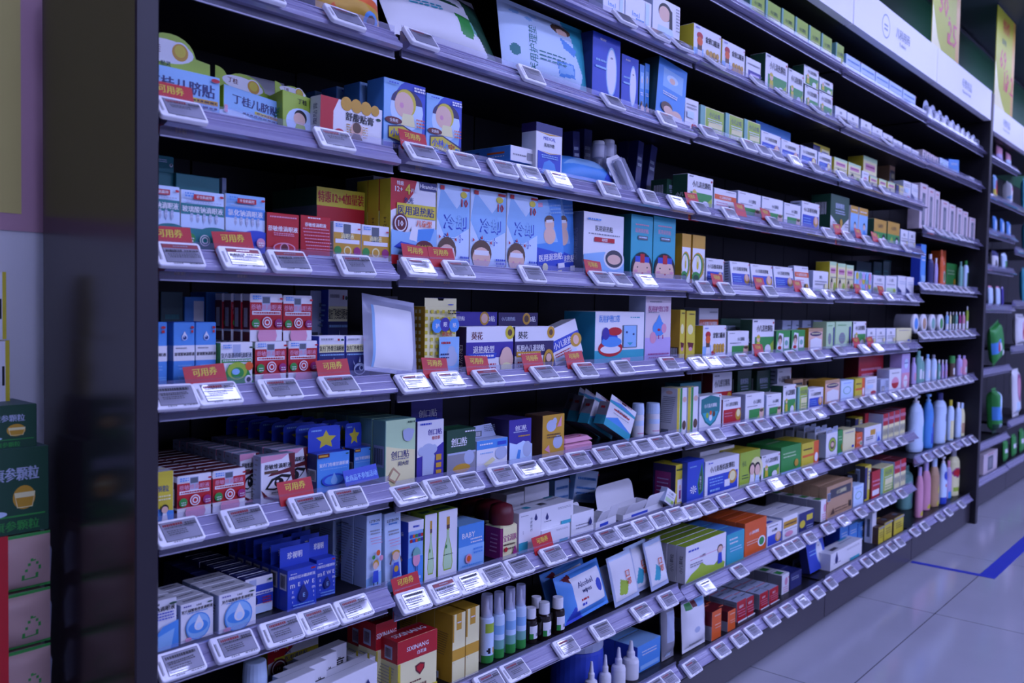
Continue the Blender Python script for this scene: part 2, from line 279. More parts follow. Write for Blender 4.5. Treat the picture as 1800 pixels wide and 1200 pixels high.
D = {
'ding': ('s', 'l', 's', 'e .2 .06 .3 .2 i;e .75 .1 .2 .16 i;t .52 .64 .3 n 丁桂儿脐贴 .82;r .5 .34 .7 .44 y;r .7 .34 .97 .44 Y;z .53 .37 .95 1 .04 .08 A;z .3 .24 .96 1 .045 .08 n;e .93 .9 .055 .045 r;r 0 .12 .05 .35 p', '', ''),
'dinghead': ('l', 'l', 'l', 'e .45 .52 .34 .3 w;t .28 .56 .22 R 丁桂;e .62 .55 .12 0 w;e .62 .55 .1 0 Y;e .62 .58 .07 0 y;t .35 .2 .13 G 宝宝一贴灵', '', ''),
'dingbaby': ('l', 'l', 'l', 'e .5 .22 .42 .42 i;e .45 .4 .16 0 k;e .42 .33 .15 0 x;p l .28,0 .6,0 .55,.2 .34,.2;t .5 .82 .14 k 丁桂;t .8 .5 .22 n 丁', 'z .1 .5 .9 3 .05 .1 g', ''),
'shufu': ('w', 'w', 'w', 'p r 0,0 .28,0 .2,.3 .2,.7 .28,1 0,1;p r .8,0 1,0 1,.16;e .3 .1 .14 0 w;e .3 .1 .12 0 r;e .4 .93 .09 0 Y;e .56 .93 .09 0 Y;e .72 .93 .09 0 Y;e .87 .93 .07 0 Y;t .62 .65 .2 k 舒腹贴膏 .5;e .93 .73 .04 .035 G;e .57 .36 .1 0 x;e .57 .42 .07 0 A;p A .45,.06 .7,.06 .62,.28 .52,.28;z .4 .45 .48 5 .02 .06 Y;z .66 .45 .74 5 .02 .06 Y', 'T .5 .5 .4 n 舒腹贴膏', ''),
'bing': ('s', 'c', 'b', 'p b .5,1 1,1 1,.1 .9,.08 .95,.5 .8,.85 .3,.85 .4,.95;e .55 .6 .4 .28 i;h .55 .7 .38 .2 V;e .52 .7 .25 0 y;e .48 .67 .23 0 x;e .42 .66 .05 0 p;p d .4,.38 .75,.38 .7,.55 .45,.55;p b 0,0 1,0 1,.14 0,.1;p V .1,.34 .45,.38 1,.24 1,.06 .45,.12 .1,.16;p y .12,.32 .45,.36 .95,.22 .95,.08 .45,.14 .12,.18;'
         't .32 .25 .12 b 小林 .38;t .55 .22 .11 c 冰 .2;t .7 .2 .14 r 宝 .24;t .88 .16 .11 c 贴 .18;e .22 .42 .2 .05 R;t .22 .42 .05 w 全身用;t .4 .06 .06 w 医用退热贴;z .7 .93 .97 2 .025 .04 w;z .75 .48 .95 3 .02 .05 o;z .08 .93 .3 1 .02 .04 b', 'r .1 .3 .9 .48 k;t .5 .39 .1 Y 宝贴;t .5 .55 .08 w 小林', 'r .1 .2 .8 .8 l'),
'dk': drops('i', 't', 't', '玻璃酸钠滴眼液'), 'dc': drops('s', 'c', 'b', '氯化钠滴眼液'),
'tealbox': ('t', 't', 't', 'z .1 .72 .6 2 .05 .12 i;e .82 .45 .09 0 w;e .82 .48 .05 0 T', '', 'z .1 .6 .6 2 .06 .16 i;e .85 .4 .05 0 w'),
'redeye': ('r', 'R', 'R', 't .5 .66 .12 w 萘敏维滴眼液;z .1 .9 .9 1 .03 .1 p;z .2 .55 .8 2 .02 .04 p;e .5 .24 .34 .12 p;e .5 .24 .3 .1 r;e .5 .24 .14 0 p;e .5 .24 .11 0 R', '', ''),
'redback': ('r', 'R', 'R', 't .5 .8 .09 w 萘敏维滴眼液;z .08 .7 .92 7 .022 .075 p;z .1 .92 .5 1 .025 .05 w;r .1 .04 .9 .12 f', '', ''),
'tehui': ('r', 'G', 'y', 'r 0 .76 1 1 y;t .5 .88 .15 r 特惠12+4加量装;t .28 .35 .14 y 医用退热贴 .46;t .62 .32 .13 Y 儿童型 .22;z .06 .5 .5 1 .05 .08 w;e .86 .35 .1 0 w;e .86 .36 .08 0 x;h .86 .4 .08 .12 R', 'r 0 .76 1 1 G;r 0 0 1 .76 h', ''),
'yellowdrop': ('w', 'w', 'w', 'r 0 .2 1 .74 Y;r .35 .56 .62 .95 h;t .5 .66 .13 d 滴眼液;r .06 .48 .94 .58 w;e .15 .3 .13 0 g;e .5 .3 .14 0 d;e .5 .3 .1 0 Y;e .85 .3 .13 0 m;z .05 .92 .3 2 .03 .05 c;e .9 .85 .06 .02 r', 'b .2 .2 .8 .6 Y', ''),
'jiu': ('w', 'y', 'b', 'p r 0,1 .56,1 .5,.86 .3,.7 0,.62;t .2 .95 .05 w 特惠;t .17 .88 .06 w 12+;t .36 .89 .12 y 4;t .5 .88 .05 w 片装;r .62 .9 1 1 n;t .81 .95 .05 w Hisamitsu;t .38 .76 .07 n 久光;r .12 .56 .98 .72 y;t .54 .64 .11 n 医用退热贴 .84;t .72 .5 .08 o 儿童型;e .2 .48 .16 0 R;e .2 .48 .13 0 w;e .2 .48 .11 0 R;t .2 .48 .07 w 10;p s 0,.1 0,.4 .3,.38 1,.45 1,.1;p c .5,.42 .95,.46 .85,.3 .45,.28;p w .38,.3 .55,.28 .58,.46 .44,.46;p b .05,.2 .4,.16 .55,.24 .2,.27;r 0 0 1 .11 r;t .3 .05 .05 w 冰凉;e .72 .22 .2 .08 R;t .72 .22 .055 y 日本制造;e .72 .08 .2 .1 w;r .62 .04 .82 .1 b', 'T .5 .4 .34 A 特惠12+4', ''),
'ryou': ('i', 'w', 'w', 'p s .12,.97 .6,.72 1,.97 1,.5 .3,.3 0,.6;p i .2,1 .58,.74 .95,1;t .55 .55 .19 b 冷却;t .5 .36 .1 b シート;t .55 .558 .17 s 冷却;t .5 .363 .085 i シート;e .8 .9 .1 .04 y;t .83 .8 .1 r 10;r .08 .93 .2 .98 r;r .75 .95 .97 .98 r;e .3 .2 .28 .17 A;e .3 .14 .25 .14 x;r .1 .18 .5 .24 w;e .2 .12 .03 .01 p;e .4 .12 .03 .01 p;p r .27,.38 .33,.38 .3,.43;p r .52,.34 .58,.32 .57,.37;p r .05,.34 .1,.36 .04,.39;z .7 .12 .98 3 .025 .045 b', 'z .2 .6 .8 6 .02 .05 c', ''),
'babyheat': ('c', 'b', 's', 'p s 0,1 .5,1 .8,.4 0,.4;p b 0,.36 1,.22 1,0 0,0;t .5 .2 .1 w 医用退热贴;e .5 .5 .22 .12 x;e .52 .66 .17 0 x;h .52 .7 .18 .08 A;r .4 .68 .64 .72 w;r .02 .9 .3 .96 p;z .55 .9 .95 3 .02 .05 s;e .22 .07 .1 0 d;r .7 .03 .95 .1 w', '', ''),
'white_heat': ('w', 'h', 'w', 't .5 .76 .09 k 医用退热贴;z .12 .66 .88 1 .02 .04 e;r .25 .55 .75 .62 r;t .5 .585 .05 w 通用型;p s 0,0 1,0 1,.3 .5,.4 0,.34;e .74 .3 .26 .17 w;e .74 .3 .22 .14 E;e .74 .29 .17 .08 x;t .28 .2 .06 r 持续降温;t .25 .12 .08 r 10小时;r 0 0 1 .04 r;z .08 .88 .4 1 .025 .04 c', 'T .5 .5 .3 e 医用退热贴', ''),
'face': ('q', 't', 'q', 't .5 .76 .07 p 医用退热贴;z .2 .84 .8 1 .02 .04 p;r .3 .62 .75 .68 h;z .34 .645 .7 1 .02 .04 i;e .5 .17 .48 .26 k;e .5 .12 .42 .23 x;r .18 .27 .82 .36 b;r .4 .26 .6 .4 r;e .28 .19 .03 .012 k;e .72 .19 .03 .012 k;e .2 .13 .09 .02 p;e .8 .13 .09 .02 p;e .5 .1 .04 .015 r', 'T .5 .6 .3 r 退热贴', ''),
'tube_ad': ('w', 'Y', 'Y', 'r 0 .74 1 1 Y;e .45 .4 .5 .26 Y;e .4 .4 .42 .23 g;e .35 .4 .36 .2 w;e .3 .18 .32 .1 g;e .3 .16 .22 .06 G;e .42 .5 .12 .1 d;e .4 .4 .08 .08 y;T .86 .4 .16 g 小儿止咳', '', ''),
'bluedrop': ('c', 'c', 'b', 'r 0 .42 1 .65 w;t .52 .52 .055 k 玻璃酸钠滴眼液;z .1 .6 .6 1 .02 .03 e;d .5 .77 .13 w;e .5 .765 .1 0 c;e .5 .765 .075 0 n;e .47 .78 .025 0 w;e .86 .92 .08 .02 r;r .8 .84 .9 .88 r;z .2 .34 .8 2 .015 .045 s;z .15 .18 .9 2 .012 .03 s', 'r 0 .42 1 .65 f', ''),
'rp': redpack('萘敏维滴眼液'),
'greendrop': ('w', 'g', 'w', 'r .38 .66 .62 .95 f;t .5 .7 .13 h 复方新斯的明滴眼液;r .04 .54 .96 .62 g;z .08 .57 .92 1 .03 .05 w;p g .25,.5 .75,.5 1,.1 1,0 0,0 0,.1;e .5 .35 .3 .2 l;e .5 .3 .2 .13 g;e .45 .33 .12 .07 s;e .86 .45 .12 0 o;e .84 .14 .12 0 w;e .84 .14 .07 0 k;z .06 .92 .3 2 .03 .05 c;e .9 .88 .06 .02 G', '', ''),
'xia': ('w', 'b', 'w', 'r 0 0 1 .62 n;r .02 .62 .98 .8 d;t .5 .71 .13 k 复方门冬维甘滴眼液;z .05 .55 .95 1 .03 .04 s;e .55 .22 .24 .14 f;e .55 .2 .2 .1 n;e .62 .24 .1 0 f;e .62 .24 .06 0 n;p f .5,.38 .58,.38 .55,.52;p f .3,.34 .36,.3 .26,.44;p f .74,.34 .8,.3 .84,.42;z .05 .9 .5 1 .04 .04 e;e .85 .9 .06 .025 G;r .66 .88 .74 .93 r', 'z .1 .8 .9 5 .02 .06 s', ''),
'gingham': ('d', 'Y', 'd', ''.join('r %.2f %.2f %.2f %.2f y;' % (x*.16, y*.1, x*.16+.08, y*.1+.05) for x in range(6) for y in range(10))+'e .3 .72 .16 0 c;e .55 .74 .16 0 v;e .84 .73 .16 0 c;t .3 .72 .07 w 护;t .55 .74 .07 w 眼;t .84 .73 .07 w 贴;r .36 .0 1 .56 s;e .75 .25 .2 .12 f;e .75 .35 .12 0 f;e .48 .12 .12 .05 Y;t .6 .6 .06 r 防蓝光;z .42 .46 .7 1 .03 .05 r;z .4 .3 .65 2 .02 .05 n;z .6 .93 .95 2 .02 .04 k', ''.join('r %.2f %.2f %.2f %.2f d;' % (x*.25, y*.1, x*.25+.12, y*.1+.05) for x in range(4) for y in range(10)), ''),
'kui': ('w', 'V', 'w', 'r 0 .32 1 .66 v;t .22 .8 .17 R 葵花 .26;e .92 .86 .1 0 y;e .92 .86 .05 0 A;t .36 .5 .16 w 退热贴型 .6;p b .04,.3 .6,.3 .64,.42 .04,.42;z .08 .34 .56 1 .04 .05 w;e .84 .26 .15 .22 x;e .84 .36 .12 0 x;e .84 .08 .12 .12 d;z .06 .16 .6 2 .03 .08 r', 'T .5 .3 .5 w 退热贴', ''),
'kui2': ('w', 'V', 'w', 'r 0 .32 1 .66 V;t .2 .8 .17 k 葵花 .24;e .92 .86 .1 0 Y;e .92 .86 .05 0 A;t .4 .5 .16 w 医用小儿退热贴 .7;p Y .04,.3 .62,.3 .66,.42 .04,.42;z .08 .34 .56 1 .04 .05 w;e .86 .2 .14 .26 Y;e .86 .18 .1 .2 A;e .86 .26 .07 0 x;z .06 .16 .6 2 .03 .08 r', '', ''),
'kui3': ('w', 'b', 'w', 'r 0 .36 1 .66 b;t .4 .5 .2 w 小儿退热 .7;e .85 .42 .2 .2 Y;e .85 .42 .1 0 x;r .05 .08 .8 .2 i;z .06 .26 .6 2 .03 .07 r', '', ''),
'kuicard': ('v', 'v', 'v', 't .2 .5 .3 w 退热贴 .24;e .72 .5 .1 0 Y;e .72 .5 .07 0 x;t .88 .48 .4 w 3贴 .16', '', ''),
'kuicard2': ('V', 'V', 'V', 't .24 .5 .28 f 小儿退热贴 .34;e .7 .5 .1 0 Y;e .7 .5 .06 0 A;t .86 .48 .4 w 5贴 .18', '', ''),
'mask': ('w', 'q', 'w', 'r 0 0 1 .26 q;t .28 .86 .14 c 医用护理口罩 .4;z .7 .88 .9 1 .02 .05 q;e .28 .5 .16 .12 b;e .3 .3 .24 .16 r;e .3 .28 .2 .08 w;e .32 .42 .2 .1 c;e .38 .62 .14 .08 r;e .2 .58 .07 0 v;r .54 .3 .84 .74 h;r .56 .31 .82 .73 s;p q .63,.4 .75,.4 .69,.34;e .62 .6 .02 .02 n;e .76 .56 .02 .02 n;r .52 .04 .7 .1 p', '', ''),
'lilac': ('P', 'f', 'P', 'r 0 0 1 .36 L;t .5 .8 .09 m 医用护理口罩;e .52 .5 .24 .12 c;e .3 .36 .12 0 p;e .72 .5 .1 0 p;e .52 .48 .06 .02 r;p c .4,.6 .64,.6 .52,.72;z .15 .9 .6 1 .02 .04 e;z .1 .74 .5 1 .015 .04 e;z .1 .1 .9 2 .02 .05 m;r .42 .34 .46 .4 m;r .58 .34 .62 .4 m', '', ''),
'smile': ('y', 'Y', 'y', 'e .45 .62 .3 .1 d;p R .15,.36 .85,.34 .7,.2 .35,.2;e .5 .22 .2 .04 p;z .3 .92 .8 1 .025 .04 A;T .9 .6 .12 A 儿童牙膏', 'r .1 .06 .9 .26 A;b .15 .08 .85 .24 w', ''),
'pill': ('w', 'y', 'w', 'p s 0,.05 .36,.05 .36,.4 0,.36;e .22 .72 .11 .1 r;r .14 .34 .3 .7 A;e .22 .58 .1 .12 o;p w .13,.04 .32,.04 .3,.34 .15,.34;p r .38,.08 .55,.12 .5,.26 .36,.2;t .68 .7 .17 k 金银口服液 .52;'+''.join('e %.2f %.2f .055 0 Y;' % (.5+.12*i, .36-.12*j) for i in range(4) for j in range(2))+'e .93 .9 .02 .02 r;z .06 .9 .2 1 .03 .05 b', '', ''),
'xer': ('w', 'G', 'w', 'r .12 .04 .97 .5 g;p l .55,.04 .97,.04 .97,.4;t .55 .74 .19 k 小儿清热颗粒 .72;e .27 .46 .08 0 x;e .27 .5 .08 .04 y;p y .18,.1 .36,.1 .34,.36 .2,.36;e .7 .14 .14 .14 w;z .06 .92 .2 1 .04 .05 h;e .93 .9 .03 .03 r', 't .5 .4 .12 w 小儿', ''),
'xer2': ('w', 'f', 'w', 'r .2 .05 1 .42 g;p l .6,.05 1,.05 1,.42;t .62 .68 .15 h 小儿颗粒 .6;e .86 .24 .12 .2 x;e .86 .34 .1 .06 A;z .06 .9 .3 1 .03 .05 e;z .1 .52 .6 1 .03 .05 e', '', ''),
'xblue': ('w', 'f', 'w', 'r .06 .1 .96 .54 b;t .5 .72 .16 k 小儿氨酚黄那敏 .84;e .8 .34 .14 .2 Y;e .8 .4 .09 0 x;z .1 .4 .5 3 .03 .09 s;z .06 .9 .3 1 .03 .05 e;e .93 .9 .03 .03 r', 'z .2 .9 .8 8 .03 .1 k', ''),
'xred': ('w', 'R', 'w', 'r .05 .06 1 .6 r;t .5 .78 .15 k 小儿感冒颗粒 .8;e .86 .36 .16 .22 Y;e .86 .42 .1 0 d;z .1 .45 .5 2 .03 .1 p;z .05 .92 .3 1 .03 .05 e', '', ''),
'xtan': ('w', 'f', 'w', 'r .02 .56 1 .76 o;t .5 .66 .12 w 小儿豉翘清热颗粒 .9;z .1 .42 .6 2 .04 .1 p;e .66 .2 .08 0 k;e .78 .18 .1 .14 Y;z .5 .9 .9 1 .03 .05 e', '', ''),
'shield': ('w', 'f', 'w', 'p t .08,.9 .5,1 .92,.9 .92,.5 .74,.22 .5,.08 .26,.22 .08,.5;p q .14,.5 .86,.5 .7,.26 .5,.14 .3,.26;t .5 .7 .12 w 小儿复方颗粒 .72;e .35 .42 .06 0 l;e .5 .34 .07 0 w;e .65 .44 .06 0 A;e .5 .48 .05 0 o;e .9 .95 .03 .02 r', '', ''),
'bigG': ('w', 'G', 'G', 'p G 0,1 1,1 1,.48 .55,.2 0,.48;t .5 .74 .14 f 健脾颗粒 .6;z .25 .6 .75 2 .03 .06 f;e .55 .34 .07 0 Y;e .55 .26 .05 0 Y;z .1 .3 .3 2 .03 .07 e;z .75 .3 .95 2 .03 .07 e', 'b .2 .5 .8 .8 w', ''),
'og': ('Y', 'G', 'd', 'r 0 .02 1 .48 g;p l .1,.05 .6,.05 .35,.4;t .5 .74 .16 A 儿童钙片;e .78 .28 .12 .14 k;e .78 .2 .1 .1 w', '', ''),
'girl': ('s', 'w', 's', 'r 0 .78 1 1 Y;e .6 .44 .14 0 k;e .6 .4 .12 0 x;p c .4,.04 .85,.04 .72,.32 .5,.32;z .1 .85 .8 1 .04 .05 w;r 0 0 1 .06 g', '', ''),
'green_cow': ('g', 'G', 'u', 'p w .05,.2 .5,.05 .5,.85 .2,.9;e .28 .6 .14 0 A;e .28 .5 .1 0 x;r .55 .2 .9 .7 w;e .72 .45 .12 .12 j;e .25 .25 .12 .08 r', '', ''),
'tan': ('a', 'Y', 'Y', 'r .02 .05 .98 .85 x;r 0 .85 1 1 a;e .5 .75 .4 .1 V;z .2 .74 .8 1 .05 .06 d;p w .1,.1 .9,.1 .9,.5 .5,.6 .1,.5', '', ''),
'palegreen': ('u', 'u', 'u', 'e .4 .36 .2 .22 e;'+''.join('e %.2f %.2f .03 .02 j;' % (.28+.08*i, .28+.1*j) for i in range(4) for j in range(3))+'r .82 .1 .92 .8 v;z .1 .85 .6 1 .03 .05 g', '', ''),
'smallwhite': ('w', 'f', 'w', 't .5 .72 .16 h 颗粒 .5;z .12 .5 .88 2 .05 .12 e;r .1 .06 .9 .16 u;e .8 .28 .1 0 d', '', ''),
'whitegreen': ('w', 'f', 'w', 't .5 .78 .16 h 小儿颗粒 .8;r .06 .12 .94 .4 u;z .1 .55 .8 1 .04 .1 e;e .76 .28 .12 .1 l', '', ''),
'navywhite': ('w', 'f', 'w', 'p n 0,0 .6,0 .45,.3 0,.46;z .2 .7 .9 2 .04 .1 f;e .85 .9 .06 .03 p', '', ''),
'yellowlady': ('d', 'y', 'd', 'r 0 .88 1 1 u;r .15 .62 .85 .8 p;z .2 .7 .8 1 .05 .05 m;e .3 .3 .12 .16 k;e .3 .24 .1 .1 x;e .75 .2 .15 .14 l;z .1 .48 .9 1 .03 .05 e', '', ''),
'whiteball': ('w', 'f', 'w', 'e .5 .38 .3 .26 r;h .5 .38 .3 .26 p;z .2 .8 .8 1 .05 .06 e', '', ''),
'pinkgrid': ('i', 'f', 'i', ''.join('e %.2f %.2f .08 0 %s;' % (.14+.18*i, .2+.2*j, 'pyjLs'[(i+2*j) % 5]) for i in range(5) for j in range(4)), '', ''),
'minty': ('d', 'j', 'd', 'r 0 0 .2 1 j;r .22 .03 1 .97 l;p d .3,.1 .9,.06 .95,.55 .35,.5;t .6 .78 .18 h 小儿止咳 .66;z .3 .6 .9 2 .03 .08 w;z .3 .3 .9 3 .03 .1 g', 'z .3 .8 .7 6 .03 .1 f', ''),
'limebox': ('l', 'j', 'l', 'r 0 0 .12 1 j;t .56 .62 .15 G 小儿颗粒 .7;z .2 .42 .9 3 .04 .1 d;r .2 .1 .9 .2 d', '', ''),
'nursery': ('i', 's', 's', 'z .1 .7 .9 1 .08 .1 c;z .08 .42 .9 2 .06 .16 c;r .1 .1 .95 .24 s;e .94 .9 .03 .03 r', '', ''),
'bandXL': ('u', 'j', 'j', 'p d .02,.0 .98,.0 .98,.52 .5,.56 .02,.62;t .48 .48 .11 n 创口贴 .6;z .2 .4 .75 1 .02 .04 e;t .58 .34 .065 n 超大型 .42;p a .05,.14 .3,.05 .48,.18 .25,.3;p d .12,.15 .3,.09 .42,.18 .25,.26;e .72 .76 .17 .1 f;e .62 .8 .08 0 f;e .84 .8 .08 0 f;z .7 .94 .95 1 .025 .04 G', 'r .1 .3 .9 .62 f;b .15 .34 .85 .58 k', ''),
'bandP': ('w', 'V', 'b', 'p v 0,0 1,0 1,.62 .5,.46 0,.4;t .66 .8 .1 v 创口贴 .55;t .7 .7 .06 r 组合装;p f .2,.1 .6,.1 .66,.4 .5,.56 .2,.5;e .4 .5 .26 .12 f;e .16 .5 .12 0 f;e .62 .52 .12 0 f;r .7 .32 .9 .42 Y;r .7 .2 .9 .28 Y;r .7 .1 .9 .16 Y;z .1 .93 .5 1 .03 .04 b', '', ''),
'bandG': ('G', 'G', 'G', 't .42 .74 .15 w 创口贴 .7;z .15 .63 .65 1 .025 .05 w;r 0 0 1 .5 e;e .76 .36 .18 .16 f;e .5 .14 .3 .1 Y;r .02 .46 .98 .5 f;z .6 .92 .95 1 .03 .05 w', '', 'z .2 .5 .8 1 .1 .2 g'),
'bandV': ('v', 'V', 'V', 't .52 .8 .12 w 创口贴 .8;z .2 .7 .8 1 .025 .05 f;z .4 .6 .9 1 .03 .05 Y;p i 0,0 1,0 1,.4 .6,.5 .3,.44 0,.5;e .78 .3 .2 .18 f;e .7 .36 .08 0 f;p c .3,.12 .45,.1 .5,.3 .38,.32', '', ''),
'bandO': ('w', 'f', 'f', 'r 0 .7 1 1 c;z .1 .84 .5 1 .05 .06 w;r .66 .78 .95 .9 b;e .78 .5 .2 .22 f;p d .3,.08 .6,.3 .5,.4 .22,.2;z .1 .55 .5 1 .04 .06 s', '', ''),
'yelcard': ('Y', 'A', 'A', 'e .4 .74 .22 .14 f;e .55 .84 .1 0 f;e .7 .34 .22 .16 f;p p .65,.7 .85,.7 .85,.95;p p .1,.2 .35,.1 .3,.3;z .2 .52 .8 2 .03 .06 A', '', ''),
'leanpack': ('w', 'e', 'w', 'r .0 .0 1 .3 q;p c .0,.3 1,.3 .4,.6;z .2 .8 .8 1 .07 .08 r;r .3 .86 .7 .9 e;z .2 .66 .8 1 .03 .05 e', 'r 0 0 1 .4 q;z .3 .7 .7 1 .1 .1 r', ''),
'sidewhite': ('w', 'w', 'd', 'r 0 0 .25 1 y;r .28 0 .5 1 g;e .75 .2 .2 .1 A;e .75 .75 .2 .06 x', 'e .5 .9 .2 .04 x;z .15 .8 .9 14 .012 .04 h;r .3 .06 .75 .14 h', ''),
'yellowkid': ('y', 'w', 'w', 'p c 0,0 1,0 1,.2 .5,.28 0,.22;t .5 .66 .13 h 小儿颗粒;z .1 .5 .9 2 .03 .06 d;'+kid(.3, .34, .14, 'A', 'o')+kid(.72, .26, .1, 'k', 'w'), '', ''),
'eye': ('w', 'f', 'f', 'p R .8,1 1,1 1,.2 .86,.6 .2,.56 .3,.62 .86,.7;p p 0,.86 .6,.9 .8,1 0,1;t .5 .76 .11 k 萘敏维滴眼液 .8;r .1 .62 .5 .68 A;p k .12,.3 .3,.5 .6,.58 .9,.54 .8,.44 .7,.36 .4,.26;p w .2,.32 .35,.46 .6,.52 .8,.48 .66,.36 .4,.29;e .52 .41 .14 .1 k;e .48 .44 .04 .025 w;p R 0,.3 .1,.12 .5,.0 1,0 1,.06 .5,.06 .2,.14;p p .2,.0 1,0 1,.1 .5,.05;z .3 .2 .7 1 .02 .03 k', 'z .3 .9 .7 9 .03 .1 e', 'z .1 .4 .9 1 .2 .3 e'),
'star': ('c', 'n', 'b', 'r 0 0 1 1 c;t .52 .7 .1 w 复方门冬维甘滴眼液 .9;z .1 .58 .9 1 .02 .04 s;e .5 .3 .38 .16 b;e .5 .3 .3 .12 c;d .5 .28 .1 s;p R 0,.9 .35,.9 .35,1 0,1;p Y .03,.92 .3,.92 .3,.97 .03,.97;e .9 .94 .05 .02 G', 'r .1 .3 .9 .6 w;b .15 .33 .85 .57 k', ''),
'starhead': ('b', 'b', 'b', 'r .08 .06 .95 .9 b;p y '+' '.join('%.3f,%.3f' % (.55+(.33 if i % 2 == 0 else .16)*math.sin(i*PI/5), .42+(.38 if i % 2 == 0 else .19)*math.cos(i*PI/5)) for i in range(10))+';z .1 .78 .4 1 .06 .08 s', '', ''),
'zhen': ('b', 'b', 'b', 't .5 .8 .08 w 四味珍层冰硼滴眼液 .9;r .8 .92 .95 .96 r;z .1 .88 .3 1 .02 .04 w;t .16 .6 .09 w m;t .38 .62 .1 w E;t .62 .62 .1 w W;t .86 .62 .1 w E;t .16 .46 .06 w E;t .86 .47 .06 w m;t .16 .34 .05 w m;t .86 .36 .05 w E;t .14 .22 .04 w E;t .86 .26 .04 w E;d .5 .32 .17 n;t .52 .34 .1 s E;z .15 .12 .85 2 .025 .06 s', 'r .12 .5 .88 .9 w;b .2 .55 .8 .86 k', ''),
'zhencard': ('b', 'b', 'b', 't .5 .5 .34 w 珍视明 .5', '', ''),
'whdrop': ('w', 'f', 'w', 't .55 .9 .05 k 乐敦莹 .3;t .5 .8 .085 k 复方硫酸软骨素滴眼液;z .2 .72 .8 1 .02 .04 c;z .08 .92 .3 1 .03 .04 v;e .86 .92 .08 .02 G;r .04 .755 .96 .76 h;e .5 .36 .37 0 c;e .5 .36 .34 0 s;e .5 .34 .3 .16 c;d .52 .38 .14 w;e .52 .36 .09 0 i;e .2 .08 .1 .05 p', 'z .3 .7 .7 4 .03 .07 k', 'z .2 .4 .8 1 .2 .3 e'),
'whdrop2': ('w', 'f', 'w', 't .5 .92 .05 k 致通 .3;t .5 .82 .1 k 玻璃酸钠滴眼液;z .1 .72 .9 3 .025 .05 b;e .86 .92 .1 .025 G;p c 0,0 1,0 1,.56 .6,.48 .3,.2 0,.3;p s .1,0 .8,0 .9,.4 .5,.3;e .3 .3 .18 .08 w;e .3 .3 .12 .05 c', '', 'z .2 .4 .8 1 .2 .3 e'),
'capbox': ('w', 'n', 'n', 'r 0 .25 1 .78 b;r .15 .7 .4 .95 f;r 0 .5 1 .6 w;z .1 .53 .9 1 .04 .05 b;e .25 .36 .18 0 n;z .6 .4 .9 3 .03 .07 r;r .1 .02 .9 .22 i;e .85 .9 .07 .03 G', '', 'z .1 .4 .9 1 .15 .3 f'),
'let1': ('i', 'i', 'i', 'p s 0,0 1,0 1,.2 0,.12;t .5 .91 .035 k LETBON .8;z .25 .86 .75 1 .02 .03 c;z .2 .77 .8 2 .02 .035 e;z .15 .68 .85 3 .012 .035 p;e .28 .43 .1 .03 g;e .58 .48 .13 .04 o;e .78 .4 .13 .04 p;e .42 .33 .2 .06 Y;e .4 .31 .15 .05 x;p b .2,.08 .6,.08 .58,.24 .26,.24;r .25 .04 .32 .08 k;r .5 .04 .57 .08 k;z .2 .02 .8 1 .012 .03 n', 'z .15 .8 .9 22 .008 .032 h;z .2 .92 .8 1 .02 .03 h', ''),
'let2': ('i', 'i', 'i', 'p s 0,0 1,0 1,.2 0,.12;t .5 .9 .035 k LETBON .8;z .25 .85 .75 1 .02 .03 c;z .2 .76 .8 2 .02 .035 e;z .2 .66 .8 3 .012 .035 p;p A .1,.38 .25,.46 .3,.5 .2,.36;p A .9,.38 .75,.46 .7,.5 .8,.36;e .5 .5 .24 .035 Y;e .5 .46 .2 .055 x;p b .25,.2 .75,.2 .65,.38 .35,.38;e .5 .3 .14 .04 Y;r .35 .12 .42 .2 x;r .55 .12 .62 .2 x;r .3 .1 .44 .13 c;r .54 .1 .68 .13 c;z .55 .04 .95 1 .012 .03 n', 'z .15 .8 .9 22 .008 .032 h', ''),
'kidblue': ('s', 'b', 'w', 'r 0 0 1 .45 c;r 0 .85 1 1 w;z .3 .9 .7 1 .03 .04 b;'+''.join('r %.2f %.2f %.2f %.2f %s;' % (.1+.17*i, y, .24+.17*i, y+.05, 'rbogvr'[(i+j) % 6]) for i in range(5) for j, y in enumerate((.68, .75)))+'e .5 .42 .24 .11 p;h .5 .48 .26 .12 j;e .22 .5 .04 0 n;r .42 .24 .46 .32 n;r .54 .24 .58 .32 n;t .5 .14 .04 w 儿童面霜', 't .5 .8 .06 w 儿童', ''),
'perf': ('w', 'l', 'l', 'p l .3,.1 .7,.1 .76,.2 .7,.4 .56,.6 .56,.72 .44,.72 .44,.6 .3,.4 .24,.2;p u .33,.12 .67,.12 .72,.2 .66,.4 .54,.6 .54,.7 .46,.7 .46,.6 .34,.4 .28,.2;r .42 .72 .58 .9 Y;r .42 .72 .58 .78 A;z .26 .33 .74 1 .012 .03 G;e .4 .46 .04 .03 g', 'r .1 0 .2 1 u', 'r .1 .2 .9 .5 G'),
'baby': ('c', 'c', 's', 'r 0 .0 1 .52 s;t .38 .76 .12 w BABY .7;z .45 .64 .9 2 .03 .07 w;z .55 .4 .9 2 .04 .08 c;e .35 .24 .13 0 p;e .35 .24 .08 0 o;z .1 .08 .9 1 .03 .05 c', '', ''),
'wdrop': ('w', 'w', 'w', 'd .76 .78 .07 n;T .55 .66 .1 h 生理海水;r 0 .0 .4 .26 q;z .08 .9 .4 1 .02 .03 e;T .18 .5 .05 e 清洗', '', 'z .1 .5 .5 1 .06 .1 e;r .55 .3 .8 .6 q'),
'wflat': ('w', 'w', 'w', 'd .18 .5 .045 n;z .1 .3 .3 1 .04 .06 h;z .5 .8 .9 2 .02 .05 e;r .6 .0 .9 .16 q', '', 'r .15 .25 .35 .55 e;b .17 .3 .33 .5 k;z .5 .6 .9 2 .05 .1 e;r .6 .75 .85 .9 q'),
